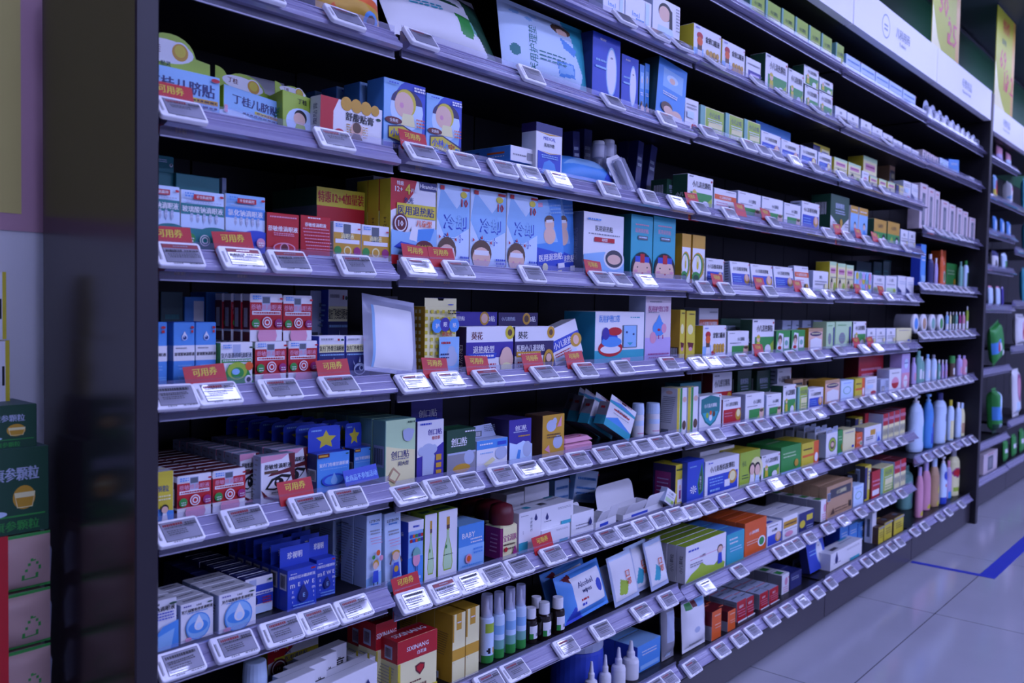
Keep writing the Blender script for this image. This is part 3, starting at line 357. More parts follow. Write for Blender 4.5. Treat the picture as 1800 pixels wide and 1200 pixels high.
'wplain': ('w', 'w', 'w', 'z .2 .42 .9 2 .05 .12 e;d .8 .45 .07 n', 'r .3 .2 .7 .8 h', ''),
'leaf': ('b', 'b', 'b', 'p g .72,.12 .95,.2 .98,.5 .88,.92 .62,.4;p G .74,.16 .9,.2 .92,.5 .86,.8 .66,.4;T .8 .42 .1 w 小儿氨酚 .36;'+''.join('p w .36,.3 %.2f,%.2f %.2f,%.2f;' % (.36+.2*math.cos(a-.2), .3+.1*math.sin(a-.2), .36+.2*math.cos(a+.2), .3+.1*math.sin(a+.2)) for a in [i*PI/4 for i in range(8)])+'z .1 .85 .5 1 .03 .05 s', '', ''),
'yelpur': ('y', 'V', 'y', 'e .45 .3 .14 .1 A;r .2 .04 .7 .62 w;e .45 .42 .1 .06 x;r .36 .12 .54 .34 m;T .86 .5 .16 V 口服液;z .1 .85 .8 1 .04 .05 G', 'r .1 .1 .8 .8 m;z .2 .6 .7 4 .03 .1 L', ''),
'xblue2': ('w', 'f', 'w', 'r .08 .06 .96 .56 b;t .5 .74 .17 k 小儿氨酚烷胺颗粒 .86;e .8 .4 .13 .2 Y;e .8 .42 .09 .14 d;r .56 .16 .72 .36 w;z .12 .46 .5 3 .03 .08 s;z .12 .14 .4 1 .06 .1 s;z .06 .92 .2 1 .03 .05 b', 'z .2 .9 .8 8 .03 .1 k', ''),
'ygkids': ('l', 'y', 'y', 'e .8 .42 .34 .36 d;t .2 .66 .16 G 小儿 .2;z .1 .3 .4 2 .03 .08 G;'+kid(.58, .44, .13, 'k', 'w')+kid(.84, .4, .14, 'k', 'i'), '', ''),
'greenflat': ('g', 'g', 'g', 'z .1 .7 .7 2 .05 .12 u;e .74 .3 .1 .14 Y;r 0 0 1 .06 s', '', 'z .2 .5 .8 1 .08 .1 u'),
'yelor': ('y', 'y', 'y', 'r .7 0 1 1 o;r .05 .4 .7 .5 o;e .86 .3 .1 .2 w;z .1 .7 .6 1 .06 .1 A', '', ''),
'oval': ('w', 'f', 'w', 'e .55 .5 .34 .3 G;e .55 .5 .3 .27 l;e .55 .48 .2 .18 A;e .55 .5 .14 .1 x', 'r .2 .2 .8 .8 f', ''),
'palecard': ('d', 'd', 'd', 'z .15 .85 .85 1 .03 .05 v;e .8 .2 .1 .06 b', '', ''),
'whiteyel': ('w', 'f', 'd', 'r .35 .5 .65 .8 Y;z .1 .4 .5 2 .05 .1 k;r .7 .06 .95 .6 i;p b .72,.1 .93,.1 .82,.4', '', ''),
'redlong': ('r', 'R', 'R', 'r .1 .1 .9 .3 w;z .1 .6 .9 2 .06 .14 p', 'r .2 .1 .8 .4 p', ''),
'reddog': ('r', 'f', 'R', 'r 0 0 1 .55 d;'+''.join('e %.2f .3 .07 .14 h;' % (.15+.23*i) for i in range(4))+'z .05 .72 .95 1 .12 .1 p', '', ''),
'kraft': ('a', 'a', 'a', 'r .12 .6 .94 .88 E;t .56 .74 .13 d 小儿清肺颗粒 .66;r .02 .54 .14 .8 f;b .03 .56 .13 .78 k;p A .14,.1 .3,.1 .24,.3;z .3 .22 .8 2 .03 .08 A;r .86 .14 .92 .34 k', 'T .5 .5 .24 k 颗粒', ''),
'paleblue': ('i', 'f', 'i', 'e .5 .5 .32 .2 j;e .5 .5 .26 .16 i;z .2 .85 .8 1 .03 .05 c', '', ''),
'yelblue': ('y', 'E', 'y', 'r 0 .05 .4 .95 n;r .5 .3 .95 .9 d;z .5 .8 .9 3 .03 .1 b', 'r .1 .5 .5 .9 i;b .12 .55 .48 .86 k', ''),
'ykid': ('w', 'w', 'l', 'p l 0,.0 .96,.0 .98,.16 .82,.3 .7,.2 .5,.28 .38,.42 .3,.3 .14,.2 .06,.1;z .06 .82 .3 1 .05 .06 b;t .4 .6 .08 h 小儿颗粒 .6;r .1 .585 .96 .6 p;e .84 .6 .07 .12 A;e .84 .58 .06 .09 x;p b .78,.18 .9,.18 .88,.48 .8,.48;z .1 .46 .4 2 .03 .06 e', 'T .5 .5 .4 k 小儿颗粒', 'r .02 .1 .98 .9 l'),
'tealflat': ('q', 'q', 'c', 'z .15 .78 .6 2 .05 .12 w;z .15 .5 .8 2 .03 .08 i;r 0 0 1 .05 g', '', ''),
'orange': ('o', 'o', 'o', 't .42 .66 .1 w 小儿肺咳颗粒 .7;e .78 .3 .18 .16 w;e .78 .3 .12 .12 g;z .1 .4 .6 2 .03 .07 x', 'z .2 .6 .8 3 .05 .12 x', 'r .1 .2 .9 .8 o'),
'whitebaby': ('w', 'f', 'w', 'r .05 .04 1 .5 b;e .76 .32 .2 .24 Y;e .76 .36 .13 0 x;t .5 .7 .14 k 小儿颗粒 .8;z .1 .88 .7 1 .05 .06 e', '', 'r .3 .3 .7 .6 b'),
'whiteor': ('w', 'f', 'w', 'r .04 .5 .96 .8 Y;z .1 .62 .9 1 .06 .08 A;e .4 .22 .26 .12 p;z .1 .4 .9 1 .03 .05 e', '', ''),
'blueyel': ('n', 'f', 'w', 'e .24 .4 .18 .2 y;r .5 .5 .9 .8 y;z .5 .2 .9 2 .05 .12 f', '', ''),
'whitered': ('w', 'e', 'w', 'e .6 .6 .2 .2 p;z .2 .3 .8 3 .05 .1 p;e .8 .8 .06 .05 r', '', 'r .1 .2 .7 .7 g'),
'redwhite': ('r', 'e', 'f', 't .5 .7 .14 w 感冒灵;z .1 .5 .9 3 .04 .12 p;r .0 0 1 .08 w', 'z .2 .8 .8 5 .03 .1 h', 'z .2 .5 .8 1 .1 .2 h'),
'orangemini': ('o', 'e', 'R', 'z .3 .8 .85 1 .05 .1 x;z .3 .5 .85 2 .03 .1 x', 'r 0 0 1 .5 e;r 0 .5 1 1 R', ''),
'bluebox': ('c', 'b', 's', 'z .2 .7 .8 2 .04 .1 w;r .1 .1 .9 .25 s', '', ''),
'yelbox': ('y', 'A', 'A', 'z .2 .6 .8 3 .05 .12 A;r 0 .9 1 1 e', '', 'e .3 .5 .2 .2 A;e .7 .5 .2 .2 h'),
'srx': ('d', 'd', 'r', 'r 0 .66 1 1 r;t .5 .84 .07 w SIXINANG;t .6 .74 .06 w 白花油 .3;r 0 0 1 .1 r;p R .44,.54 .56,.57 .68,.54 .67,.46 .56,.38 .45,.46;p r .47,.52 .56,.545 .65,.52 .64,.47 .56,.41 .48,.47;t .5 .22 .05 R 聚维酮碘消毒液 .8;z .3 .3 .6 1 .02 .03 R;p y 0,.1 1,.1 1,.16 0,.2;r 0 .12 .06 .66 y', 'r 0 .66 1 1 r;r .3 .7 .72 .9 f;b .35 .73 .67 .87 R;z .12 .58 .9 8 .015 .04 e;r 0 0 1 .12 R;r .88 .12 1 .66 y', 't .5 .5 .3 w SIXINANG .8'),
'yw': ('d', 'Y', 'Y', 'r 0 0 1 1 d;r 0 .32 1 .48 Y;r .3 .76 .7 1 Y;z .36 .86 .64 1 .02 .03 w;r .0 .6 .1 1 Y;T .1 .3 .06 e 成分', 'z .2 .7 .8 10 .01 .03 A;r .1 .06 .5 .16 f;b .15 .07 .45 .15 k', 'r 0 0 1 1 Y'),
'xueqin': ('w', 'w', 'n', 'r 0 .84 1 1 n;p Y 0,.84 .5,.8 1,.84 .5,.83;t .5 .74 .06 b MEDICAL .7;t .5 .62 .07 h 医用冷敷 .7;p b .06,.04 .94,.04 .94,.5 .5,.46 .06,.5;p c .2,.1 .8,.1 .7,.3 .5,.36 .3,.3;z .2 .42 .8 2 .02 .04 s;p Y .06,.5 .5,.46 .94,.5 .5,.475', 'r 0 .84 1 1 V', ''),
'bingdai': ('w', 'c', 's', 'z .1 .4 .6 1 .1 .1 e;r .65 .2 .9 .7 e', 't .3 .55 .4 n 医用冰袋 .4;r .6 .5 .9 .62 o;z .6 .3 .9 1 .06 .1 w', ''),
'thermo': ('b', 'n', 'b', 'e .68 .5 .2 .36 s;e .68 .5 .17 .33 w;e .68 .7 .05 .015 e;t .36 .92 .035 w 棉花秘密 .5;z .12 .6 .5 1 .03 .05 s;r .1 .5 .5 .53 s', '', ''),
'sky': ('q', 'T', 'q', 'r .0 0 1 1 c;r .18 .55 .88 .86 s;e .5 .72 .2 .07 i;e .5 .7 .1 .05 x;z .2 .46 .7 2 .02 .04 w;e .35 .22 .2 .09 A;e .4 .18 .16 .07 x;e .7 .14 .2 .09 x;p w .2,.0 1,0 1,.12 .5,.14', '', ''),
'whred': ('w', 'f', 'w', 'r .5 .04 .96 .2 r;e .7 .2 .2 .05 r;z .1 .8 .8 2 .04 .1 e;r .1 .4 .6 .6 i', '', ''),
'face_white': ('w', 'f', 'w', 'e .44 .72 .24 .2 k;e .42 .68 .2 .17 x;p k .6,.3 .72,.4 .7,.8 .6,.84;p i .1,.0 .9,.0 .7,.4 .2,.4;z .84 .9 .96 8 .02 .07 h;e .06 .94 .08 .04 r', '', ''),
'testkit': ('w', 'f', 'w', 't .4 .5 .14 c 1me1 .6;z .4 .36 .7 1 .04 .06 c;r .75 .3 .9 .95 i', '', ''),
'purple': ('w', 'f', 'w', 'r .15 .1 1 .55 v;r .3 .15 .9 .45 L;z .1 .75 .9 1 .05 .05 e', '', ''),
'pinkbox': ('L', 'L', 'L', 'r 0 0 1 .46 p;e .5 .22 .26 .18 w;z .3 .24 .7 1 .03 .05 p;e .5 .72 .24 .14 i;z .3 .72 .7 1 .03 .05 v', '', ''),
'fork': ('P', 'P', 'P', 'r .3 .1 .68 .8 h;r .38 .2 .6 .7 e;z .3 .9 .7 1 .03 .04 r', '', ''),
'darkteal': ('T', 'T', 'T', 'z .2 .7 .8 3 .05 .1 t', '', ''),
'navydark': ('n', 'n', 'n', 'z .1 .7 .7 2 .05 .1 f', '', ''),
'greyback': ('f', 'f', 'f', 'r .1 .1 .5 .5 h;b .15 .15 .45 .45 w;z .55 .8 .9 4 .05 .12 h', '', ''),
'bluewhite': ('c', 'c', 'c', 'r .45 .1 .95 .95 w;T .7 .5 .12 k 玻璃酸钠滴眼液;r .06 .1 .4 .3 w;b .1 .13 .36 .27 k', '', ''),
'tea': ('G', 'T', 'T', 't .45 .7 .16 f 花旗参颗粒 .8;e .64 .42 .16 .14 Y;p d .5,.48 .8,.48 .76,.3 .54,.3;p Y .52,.42 .78,.42 .75,.31 .55,.31;r .06 .2 .94 .22 g;t .45 .1 .12 g 花旗参颗粒 .8;e .2 .25 .2 .04 i', '', ''),
'babycream': ('w', 'f', 'w', 't .5 .5 .5 k 婴儿软膏 .86', '', ''),
}
NAME = {}
for nm, ks in (('eye_drop_carton', 'dk dc tealbox redeye redback yellowdrop bluedrop rp greendrop xia yellowkid eye star zhen whdrop whdrop2 capbox bluewhite'), ('cooling_patch_carton', 'bing jiu ryou babyheat white_heat face tehui bingdai xueqin'), ('granule_carton', 'xer xer2 xblue xblue2 xred xtan shield bigG kraft orange greenflat greenflat whitebaby whiteor blueyel yelor green_cow ygkids smallwhite whitegreen'),
               ('plaster_carton', 'bandXL bandP bandG bandV bandO yelcard kui kui2 kui3 shufu'), ('mask_carton', 'mask lilac'), ('care_carton', 'let1 let2 kidblue perf baby face_white sky nursery pinkbox fork'), ('nasal_wash_carton', 'wdrop wflat wplain'), ('syrup_carton', 'pill minty tube_ad yelpur leaf limebox purple'), ('antiseptic_carton', 'srx yw'), ('cream_carton', 'babycream'), ('toothpaste_carton', 'smile'), ('thermometer_carton', 'thermo testkit'), ('remedy_carton', 'redwhite redlong reddog whitered orangemini whiteball whred')):
    for k in ks.split(): NAME[k] = nm

ORD = 'first second third fourth fifth sixth seventh eighth ninth tenth eleventh twelfth thirteenth fourteenth fifteenth sixteenth seventeenth'.split()

# ------------------------------------------------------------------ the shop: floor, walls, ceiling, lamps
def slab(name, x0, x1, y0, y1, z0, z1, key):
    mb = MB(); mb.box(x0, x1, y0, y1, z0, z1, key); return struct(obj(name, mb))
CEIL = 2.74; BACK = .31
slab('floor', -4, 10, -6.5, .5, -.05, 0, 'floor_tile')
slab('ceiling', -4, 10, -6.5, .5, CEIL, CEIL+.05, 'ceiling_panel')
slab('wall_back', -4, 10, BACK+.02, BACK+.12, 0, CEIL, 'wall_paint')
slab('wall_front', -4, 10, -6.6, -6.5, 0, CEIL, 'wall_paint')
slab('wall_left', -4.1, -4, -6.5, .5, 0, CEIL, 'wall_paint')
slab('wall_right', 10, 10.1, -6.5, .5, 0, CEIL, 'wall_paint')
mb = MB(); mb.box(2.0, 9.9, BACK-.02, BACK+.02, 2.0, CEIL-.03, 'green_wall'); struct(obj('trim_1', mb))
mb = MB(); mb.box(2.0, 9.9, BACK-.03, BACK+.02, CEIL-.03, CEIL-.012, 'metal'); struct(obj('trim_2', mb))
for i, (a, b, hw) in enumerate(((-.22, 'shelf fronts', .035), (-1.05, 'aisle', .06), (-2.5, 'second aisle', .16), (-3.9, 'third aisle', .16), (-5.3, 'fourth aisle', .16))):
    for j in range(4):
        x = -1.4+j*2.5
        t = thing('ceiling_light', 'bluish tube light on the ceiling over the %s, %s along' % (b, ORD[j]), 'light', (x, a, CEIL))
        mb = MB(); mb.cbox(0, 2.3, -hw-.02, hw+.02, -.05, 0, .01, 'sign_white'); obj('housing', mb, t)
        mb = MB(); mb.box(.03, 2.27, -hw, hw, -.058, -.05, 'lamp_diffuser'); obj('diffuser', mb, t)
# blue tape line on the floor
mb = MB(); z = .0012
mb.box(2.968, 3.0, -.27, -.003, 0, z, 'blue_tape'); mb.box(2.968, 8, -.33, -.27, 0, z, 'blue_tape')
tag(obj('floor_tape', mb), 'blue tape line stuck on the pale floor tiles', 'tape')

# ------------------------------------------------------------------ shelving
J = {'b1': (-.432, 0), 'b2': (0, 1), 'b3': (1, 2), 'b4': (2, 2.97), 'b5': (2.97, 3.935), 'b6': (4.03, 5.03), 'b7': (5.03, 6.03)}
ZL = {'b1': dict(A=1.497, B=1.303, C=1.1075, D=.914, E=.727, F=.542, G=.33),
      'b2': dict(Z=1.695, A=1.503, B=1.309, C=1.1108, D=.909, E=.715, F=.522, G=.31, H=.1),
      'b3': dict(Y=1.889, Z=1.696, A=1.511, B=1.312, C=1.108, D=.911, E=.713, F=.5217, G=.302, H=.1),
      'b4': dict(Y=1.884, Z=1.695, A=1.512, B=1.313, C=1.113, D=.917, E=.722, F=.529, G=.307, H=.105),
      'b5': dict(Y=1.877, Z=1.70, P=1.409, Q=1.166, S=.957, E=.731, F=.416, H=.11),
      'b6': dict(Y=1.915, Z=1.702, A=1.508, B=1.309, C=1.09, D=.73, F=.315, H=.115), 'b7': dict(Z=1.70, B=1.446, C=1.12, D=.84, F=.38, H=.12)}
YF = {'b6': .06, 'b7': .06}
ROWN = dict(Y='top', Z='second', A='third', B='fourth', C='fifth', D='sixth', E='seventh', F='eighth', G='ninth', H='base', P='third', Q='fourth', S='fifth')
BAYN = dict(b1='first', b2='second', b3='third', b4='fourth', b5='fifth', b6='sixth', b7='seventh')
DEP = .29
def profile_x(mb, pts, x0, x1, key):
    n = len(pts); v = [(x0, y, z) for y, z in pts]+[(x1, y, z) for y, z in pts]
    mb.add(v, [tuple(range(n-1, -1, -1)), tuple(range(n, 2*n))]+[(i, (i+1) % n, n+(i+1) % n, n+i) for i in range(n)], key)
RAIL = dict(b3=-.005, b4=-.005, b5=-.005, b6=-.004, b7=-.004)
def shelf(bay, row):
    a, b = J[bay]; zl = ZL[bay][row]; base = row == 'H'
    t = thing('shelf', 'dark shelf with pale plastic price rail, %s shelf, %s bay' % (ROWN[row], BAYN[bay]), 'shelf', ((a+b)/2, YF.get(bay, 0), zl), group=None)
    hw = (b-a)/2-.008; dz = RAIL.get(bay, 0)
    mb = MB(); mb.box(-hw-.006, hw+.006, .004, DEP-YF.get(bay, 0), .022+dz, .04+dz, 'dark_laminate'); obj('shelf_board', mb, t)
    mb = MB(); profile_x(mb, [(q, z+dz if z > .02 else z) for q, z in [(.003, .046), (-.001, .046), (-.0016, .0445), (-.0006, .043), (-.009, .035), (-.0104, .035), (-.0108, .0336), (-.0102, .0324), (-.0195, .0235), (-.0215, .0235), (-.0225, .022), (-.0225, .0165), (-.014, .013), (-.003, .013), (.003, .0201)]], -hw, hw, 'rail'); obj('price_rail', mb, t)
    mb = MB(); profile_x(mb, [(-.0012, .044+dz), (-.0012, .056+dz), (0, .056+dz), (0, .044+dz)], -hw, hw, 'guard'); obj('clear_guard', mb, t)
    mb = MB(); mb.box(-hw, hw, -.002, .0, 0, .02, 'lip'); mb.box(-hw, hw, -.0035, .0, 0, .0018, 'lip_edge'); mb.box(-hw, hw, .002, .004, .004, .03, 'board_edge'); obj('front_lip', mb, t)
for bay in ZL:
    for row in ZL[bay]: shelf(bay, row)
def fixture(name, label, cat, mb): return tag(obj(name, mb), label, cat)
mb = MB(); mb.cbox(-.4735, -.4415, -.036, .262, 0, 2.2, .002, 'edge_band', 'gloss_brown'); fixture('end_panel', 'tall glossy dark brown end panel closing the near end of the shelving', 'panel', mb)
mb = MB(); mb.cbox(3.94, 3.985, -.03, .3, 0, 2.2, .002, 'edge_band', 'dark_laminate'); fixture('end_panel', 'tall dark end panel after the fifth bay', 'panel', mb)
mb = MB(); mb.cbox(4.005, 4.03, .03, .3, 0, 2.2, .002, 'edge_band', 'dark_laminate'); fixture('end_panel', 'dark end panel beginning the farther run of nappies', 'panel', mb)
for b in J:
    a, c = J[b]; y0 = YF.get(b, 0); n = 2 if b == 'b1' else 4; m_ = (c-a)/n
    for k in range(n):
        mb = MB(); mb.box(a+k*m_+.002, a+(k+1)*m_-.002, DEP+.003, DEP+.013, .02, 2.2, 'dark_laminate'); fixture('back_panel', 'dark back panel of the %s bay, %s along' % (BAYN[b], ORD[k]), 'panel', mb)
    t = thing('base_plinth', 'grey brown base plinth under the %s bay' % BAYN[b], 'plinth', ((a+c)/2, y0, 0)); h_ = (c-a)/2-.0015
    mb = MB(); mb.cbox(-h_, h_, -.004, .22, .012, ZL[b].get('H', .1)-.001, .002, 'plinth_laminate'); obj('plinth_front', mb, t)
    mb = MB(); mb.box(-h_, h_, .02, .21, 0, .012, 'dark_steel'); obj('kick_board', mb, t)
mb = MB(); mb.box(6.034, 8.4, DEP+.003, DEP+.013, .02, 2.2, 'dark_laminate'); fixture('back_panel', 'dark back panel at the very end of the farther run', 'panel', mb)
mb = MB(); mb.box(-.43, 3.935, .004, .3, 2.06, 2.075, 'dark_laminate'); fixture('top_panel', 'long dark top board over the near shelving run', 'panel', mb)
mb = MB(); mb.box(4.035, 6.03, .06, .3, 2.06, 2.075, 'dark_laminate'); fixture('top_panel', 'dark top board over the farther shelving run', 'panel', mb)
# header signs
for k, (a, b, txt, y) in enumerate(((0.01, 1.0, '', 0), (1.003, 2.015, '', 0), (2.02, 2.99, '儿科用药', 0), (2.995, 3.93, '母婴用品', 0), (4.01, 5.0, '母婴用品', .05), (5.005, 6.0, '', .05))):
    t = thing('header_sign', ('plain white header panel over the second bay', 'plain white header panel over the third bay', 'white header panel with round emblem and grey lettering over the fourth bay', 'white header panel with grey lettering over the fifth bay', 'white header panel over the farther shelving run', 'plain white header panel at the far end of the farther run')[k], 'sign', (a, -.03+y, 2.058))
    mb = MB(); mb.cbox(0, b-a-.004, 0, .03, 0, .146 if k < 4 else .14, .0015, 'sign_white'); obj('panel', mb, t)
    if txt:
        mb = MB(); s = ('e .33 .5 .045 0 sign_grey;e .33 .5 .04 0 sign_white;z .31 .5 .35 2 .05 .1 sign_grey;' if k == 2 else '')+'t %s .55 .26 sign_grey %s;t %s .3 .1 sign_grey %s' % ('.53' if k == 2 else '.5', txt, '.53' if k == 2 else '.5', 'Pediatric' if k == 2 else 'Maternal_&_Infant')
        art(mb, s, b-a, .146, Vector((0, -.0002, 0)), X_, Z_, -Y_); obj('lettering', mb, t)
# hanging promotion banners above the header
for k, (x, n1, n2, lab) in enumerate(((1.965, '', '', 'yellow hanging price banner, mostly above the picture edge'), (3.105, '30.', '25', 'yellow hanging banner with red price 30.25'), (4.245, '69.', '19.2', 'yellow hanging banner with red prices beside the farther run'))):
    t = thing('hanging_banner', lab, 'banner', (x, .03, 2.2))
    mb = MB(); mb.box(0, .43, 0, .003, 0, .53, 'banner_yellow')
    s = 'p d 0,0 .6,0 .4,.08 .2,.2 .08,.36 0,.46;r .86 .0 1 1 Y;'
    if n1: s += 't .42 .52 .2 r %s .66;t .72 .32 .2 r %s .5;r .54 .22 .64 .31 r;t .5 .86 .14 r 特价 .7;t .4 .7 .06 G 会员价 .5' % (n1, n2)
    art(mb, s, .43, .53, Vector((0, 0, 0)), X_, Z_, -Y_); obj('print', mb, t)
    mb = MB(); mb.box(0, .43, -.002, .005, .53, .538, 'metal'); obj('hanger_bar', mb, t)

# ------------------------------------------------------------------ goods
REG = []
def finish_labels():
    seen = {}
    for o, desc, bay, row, back in REG: seen.setdefault((desc, bay, row), []).append((o, back))
    for (desc, bay, row), L in seen.items():
        fr = [o for o, b in L if b == 0]; fr.sort(key=lambda o: (round(o.location.x, 2), -o.location.z)); k = 0
        for o, b in L:
            where = '%s shelf, %s bay' % (ROWN[row], BAYN[bay]); mid = []
            if b == 0 and len(fr) > 1: mid.append(ORD[fr.index(o)]+' along')
            if b: 
                f = o['front']; 
                if len(fr) > 1: mid.append(ORD[fr.index(bpy.data.objects[f])]+' along')
                mid.append(ORD[b-1]+' behind')
            o['label'] = ', '.join([desc]+mid+[where])
            if len(o['label'].replace(',', ' ').split()) > 16: print('LONG', o['label'])
            if len(L) > 1: o['group'] = '%s cartons alike, %s' % (desc, where) if o['category'] == 'carton' else '%s alike, %s' % (desc, where)
            if 'front' in o: del o['front']
def carton_mesh(name, des, w_, h, d):
    fk, sk, tk, fa, sa, ta = D[des]
    mb = MB(); c = min(.0008, w_*.05)
    mb.cbox(-w_/2, w_/2, 0, d, 0, h, c, fk, sk, tk)
    if fa: art(mb, fa, w_, h, Vector((-w_/2, 0, 0)), X_, Z_, -Y_)
    if sa: art(mb, sa, d, h, Vector((-w_/2, d, 0)), -Y_, Z_, -X_)
    if ta: art(mb, ta, w_, d, Vector((-w_/2, 0, h)), X_, Y_, Z_)
    # the tuck flap seam on the lid
    mb.add([(-w_*.44, d*.9, h+.0001), (w_*.44, d*.9, h+.0001), (w_*.44, d*.93, h+.0001), (-w_*.44, d*.93, h+.0001)], [(0, 1, 2, 3)], 'e' if tk in 'wif' else 'h')
    return mb.mesh(name)
def home(bay, row, X):
    """the bay whose boards carry the point X (the joints need not fall between goods)"""
    for q, (a, b) in J.items():
        if a <= X <= b and row in ZL[q]: return q
    return bay
def place(bay, row, x1, x2, yt, s, yb=None):
    """stand goods seen between pixel columns x1..x2 and below pixel row yt on their shelf, s behind its edge"""
    Y = YF.get(bay, 0)+s
    q = home(bay, row, (col_x(x1, Y, ZL[bay][row])+col_x(x2, Y, ZL[bay][row]))/2)
    if YF.get(q, 0) == YF.get(bay, 0) == 0: bay = q
    zb = ZL[bay][row]+.0402+RAIL.get(bay, 0) if yb is None else hit(x1, yb, Y).z
    h = hit(x1, yt, Y).z-zb
    X1, X2 = (col_x(x, Y, zb+h/2) for x in (x1, x2)); w_ = X2-X1
    a, b = J[bay]; a += .003; b -= .003
    if bay in ('b5', 'b7') and X2 > b: X1, X2 = b-w_, b
    if bay+row not in ('b1B', 'b2B', 'b1C', 'b2C', 'b1D', 'b2D') and b-a > .5:
        if X1 < a: X1 = a
        if X2 > b: X2 = b
    if yb is None:
        top = min([z for z in ZL[bay].values() if z > zb+.02]+[2.06])
        h = min(h, top-zb+(.018 if top < 2.06 else -.003))
    HOME['bay'] = bay
    return (X1+X2)/2, Y, zb, X2-X1-.0006, h
HOME = {}
def C(bay, row, x1, x2, yt, des, desc, s=.022, d=.055, n=0, yb=None, rx=0, ry=0, rz=0, name=None, cat='carton', head=None, step=None, dx=0):
    X, Y, z, w_, h = place(bay, row, x1, x2, yt, s, yb); bay = HOME['bay']; name = name or NAME.get(des, 'medicine_carton')
    if h < .01: print('LOW', bay, row, x1, yt, des, round(h, 3)); h = .01
    if h > .24: print('HIGH', bay, row, x1, yt, des, round(h, 3))
    z += d*math.sin(max(0, -rx))+w_/2*abs(math.sin(ry))
    me = carton_mesh(name, des, w_, h, d)
    parts = head
    if parts: o = thing(name, desc, cat, (X, Y, z), (rx, ry, rz)); obj('box', me, o)
    else: o = obj(name, me, None, (X, Y, z), (rx, ry, rz)); tag(o, desc, cat)
    if parts:
        pn, pd, hh, pts, yo = parts               # name, print, height, outline (u, v), depth position
        mb = MB(); mb.prism([((u-.5)*w_, h*.98+v*hh) for u, v in pts], yo*d, yo*d+.0006, D[pd][0])
        art(mb, D[pd][3], w_, hh, Vector((-w_/2, yo*d, h)), X_, Z_, -Y_); obj(pn, mb, o)
    REG.append((o, desc, bay, row, 0))
    st = step or d+.0012
    for k in range(1, n+1):
        off = Vector((dx*k+random.uniform(-.0006, .0006), st*k, 0)); off.rotate(Matrix.Rotation(rz, 3, 'Z'))
        if o.location.y+off.y+d > YF.get(bay, 0)+DEP: break
        c = dup(o, o.location+off, desc); c['front'] = o.name; REG.append((c, desc, bay, row, k))
    return o
SQ = [(0, 0), (1, 0), (1, 1), (0, 1)]
RND = [(0, 0), (1, 0), (1, .85), (.95, .96), (.87, 1), (.13, 1), (.05, .96), (0, .85)]
EURO = [(0, 0), (1, 0), (1, 1), (.6, 1), (.58, .75), (.42, .75), (.4, 1), (0, 1)]
SCAL = [(0, 0), (1, 0), (1, .45), (.82, .5)]+[(.5+.3*math.cos(i*PI/10), .55+.45*math.sin(i*PI/10)) for i in range(1, 9)]+[(.2, .7)]+[(.02+.16*math.cos(i*PI/10), .68+.3*math.sin(i*PI/10)) for i in range(1, 6)]+[(0, .98)]

def inside(P, x, y):
    c = False; n = len(P)
    for i in range(n):
        (x1, y1), (x2, y2) = P[i], P[i-1]
        if (y1 > y) != (y2 > y) and x < (x2-x1)*(y-y1)/(y2-y1)+x1: c = not c
    return c
def colour_at(S, base, x, y):
    k = base
    for c, P, fs in S:
        for f in fs:
            if inside([P[i] for i in f], x, y): k = c; break
    return k
def split_text(s):
    a = [q for q in s.split(';') if q and q[0] in 'tTz']; b = [q for q in s.split(';') if q and q[0] not in 'tTz']
    return ';'.join(b), ';'.join(a)
def pouch_mesh(name, base, s, w_, h, t, nx=40, nz=40, pw=3.2, crimp=.06, back=None, seed=1, key=None):
    """pillow pack: bulging front and back, flat crimped ends; print follows the film"""
    rr = random.Random(seed); fl, tx = split_text(s); S = shapes(fl, w_, h)
    ph = [rr.uniform(0, 6) for _ in range(6)]
    def lift(x, y):
        u = x/w_; v = y/h; a = max(0, 1-abs(2*u-1)**pw); vv = (v-crimp)/(1-2*crimp); b = max(0, 1-abs(2*vv-1)**(pw+.8)) if 0 < vv < 1 else 0
        return t*.5*a*b+.05*t*math.sin(9*u+ph[0]+4*v)*math.sin(7*v+ph[1])*(a*b)+.0004
    mb = MB(); V = []
    for j in range(nz+1):
        for i in range(nx+1):
            x = w_*i/nx; y = h*j/nz; V.append((x-w_/2, -lift(x, y), y))
    for j in range(nz):
        for i in range(nx):
            k = colour_at(S, base, w_*(i+.5)/nx, h*(j+.5)/nz)
            a = j*(nx+1)+i; mb.add([V[a], V[a+1], V[a+nx+2], V[a+nx+1]], [(0, 1, 2, 3)], k, True)
    B = [(x, -y*.9, z) for x, y, z in V]; f = [(j*(nx+1)+i, (j+1)*(nx+1)+i, (j+1)*(nx+1)+i+1, j*(nx+1)+i+1) for j in range(nz) for i in range(nx)]
    mb.add(B, f, back or base, True)
    if tx: art(mb, tx, w_, h, Vector((-w_/2, -.0005, 0)), X_, Z_, -Y_, lift)
    return mb.mesh(name)
def P(bay, row, x1, x2, yt, base, s, desc, t=.02, st=.03, rx=-.25, ry=0, rz=0, yb=None, name='soft_pack', cat='pack', hh=None, seed=1, back=None, n=0, step=.02):
    X, Y, z, w_, h = place(bay, row, x1, x2, yt, st, yb); bay = HOME['bay']
    if hh: h = hh
    g = 72 if w_ > .12 else 44; me = pouch_mesh(name, base, s, w_, h, t, g, g, seed=seed, back=back, pw=9 if name == 'nappy_pack' else 3.2)
    o = obj(name, me, None, (X, Y, z+.001+t*.5*abs(math.sin(rx))+w_/2*abs(math.sin(ry))), (rx, ry, rz)); tag(o, desc, cat); REG.append((o, desc, bay, row, 0))
    for k in range(1, n+1):
        c = dup(o, o.location+Vector((0, step*k, 0)), desc); c['front'] = o.name; REG.append((c, desc, bay, row, k))
    return o
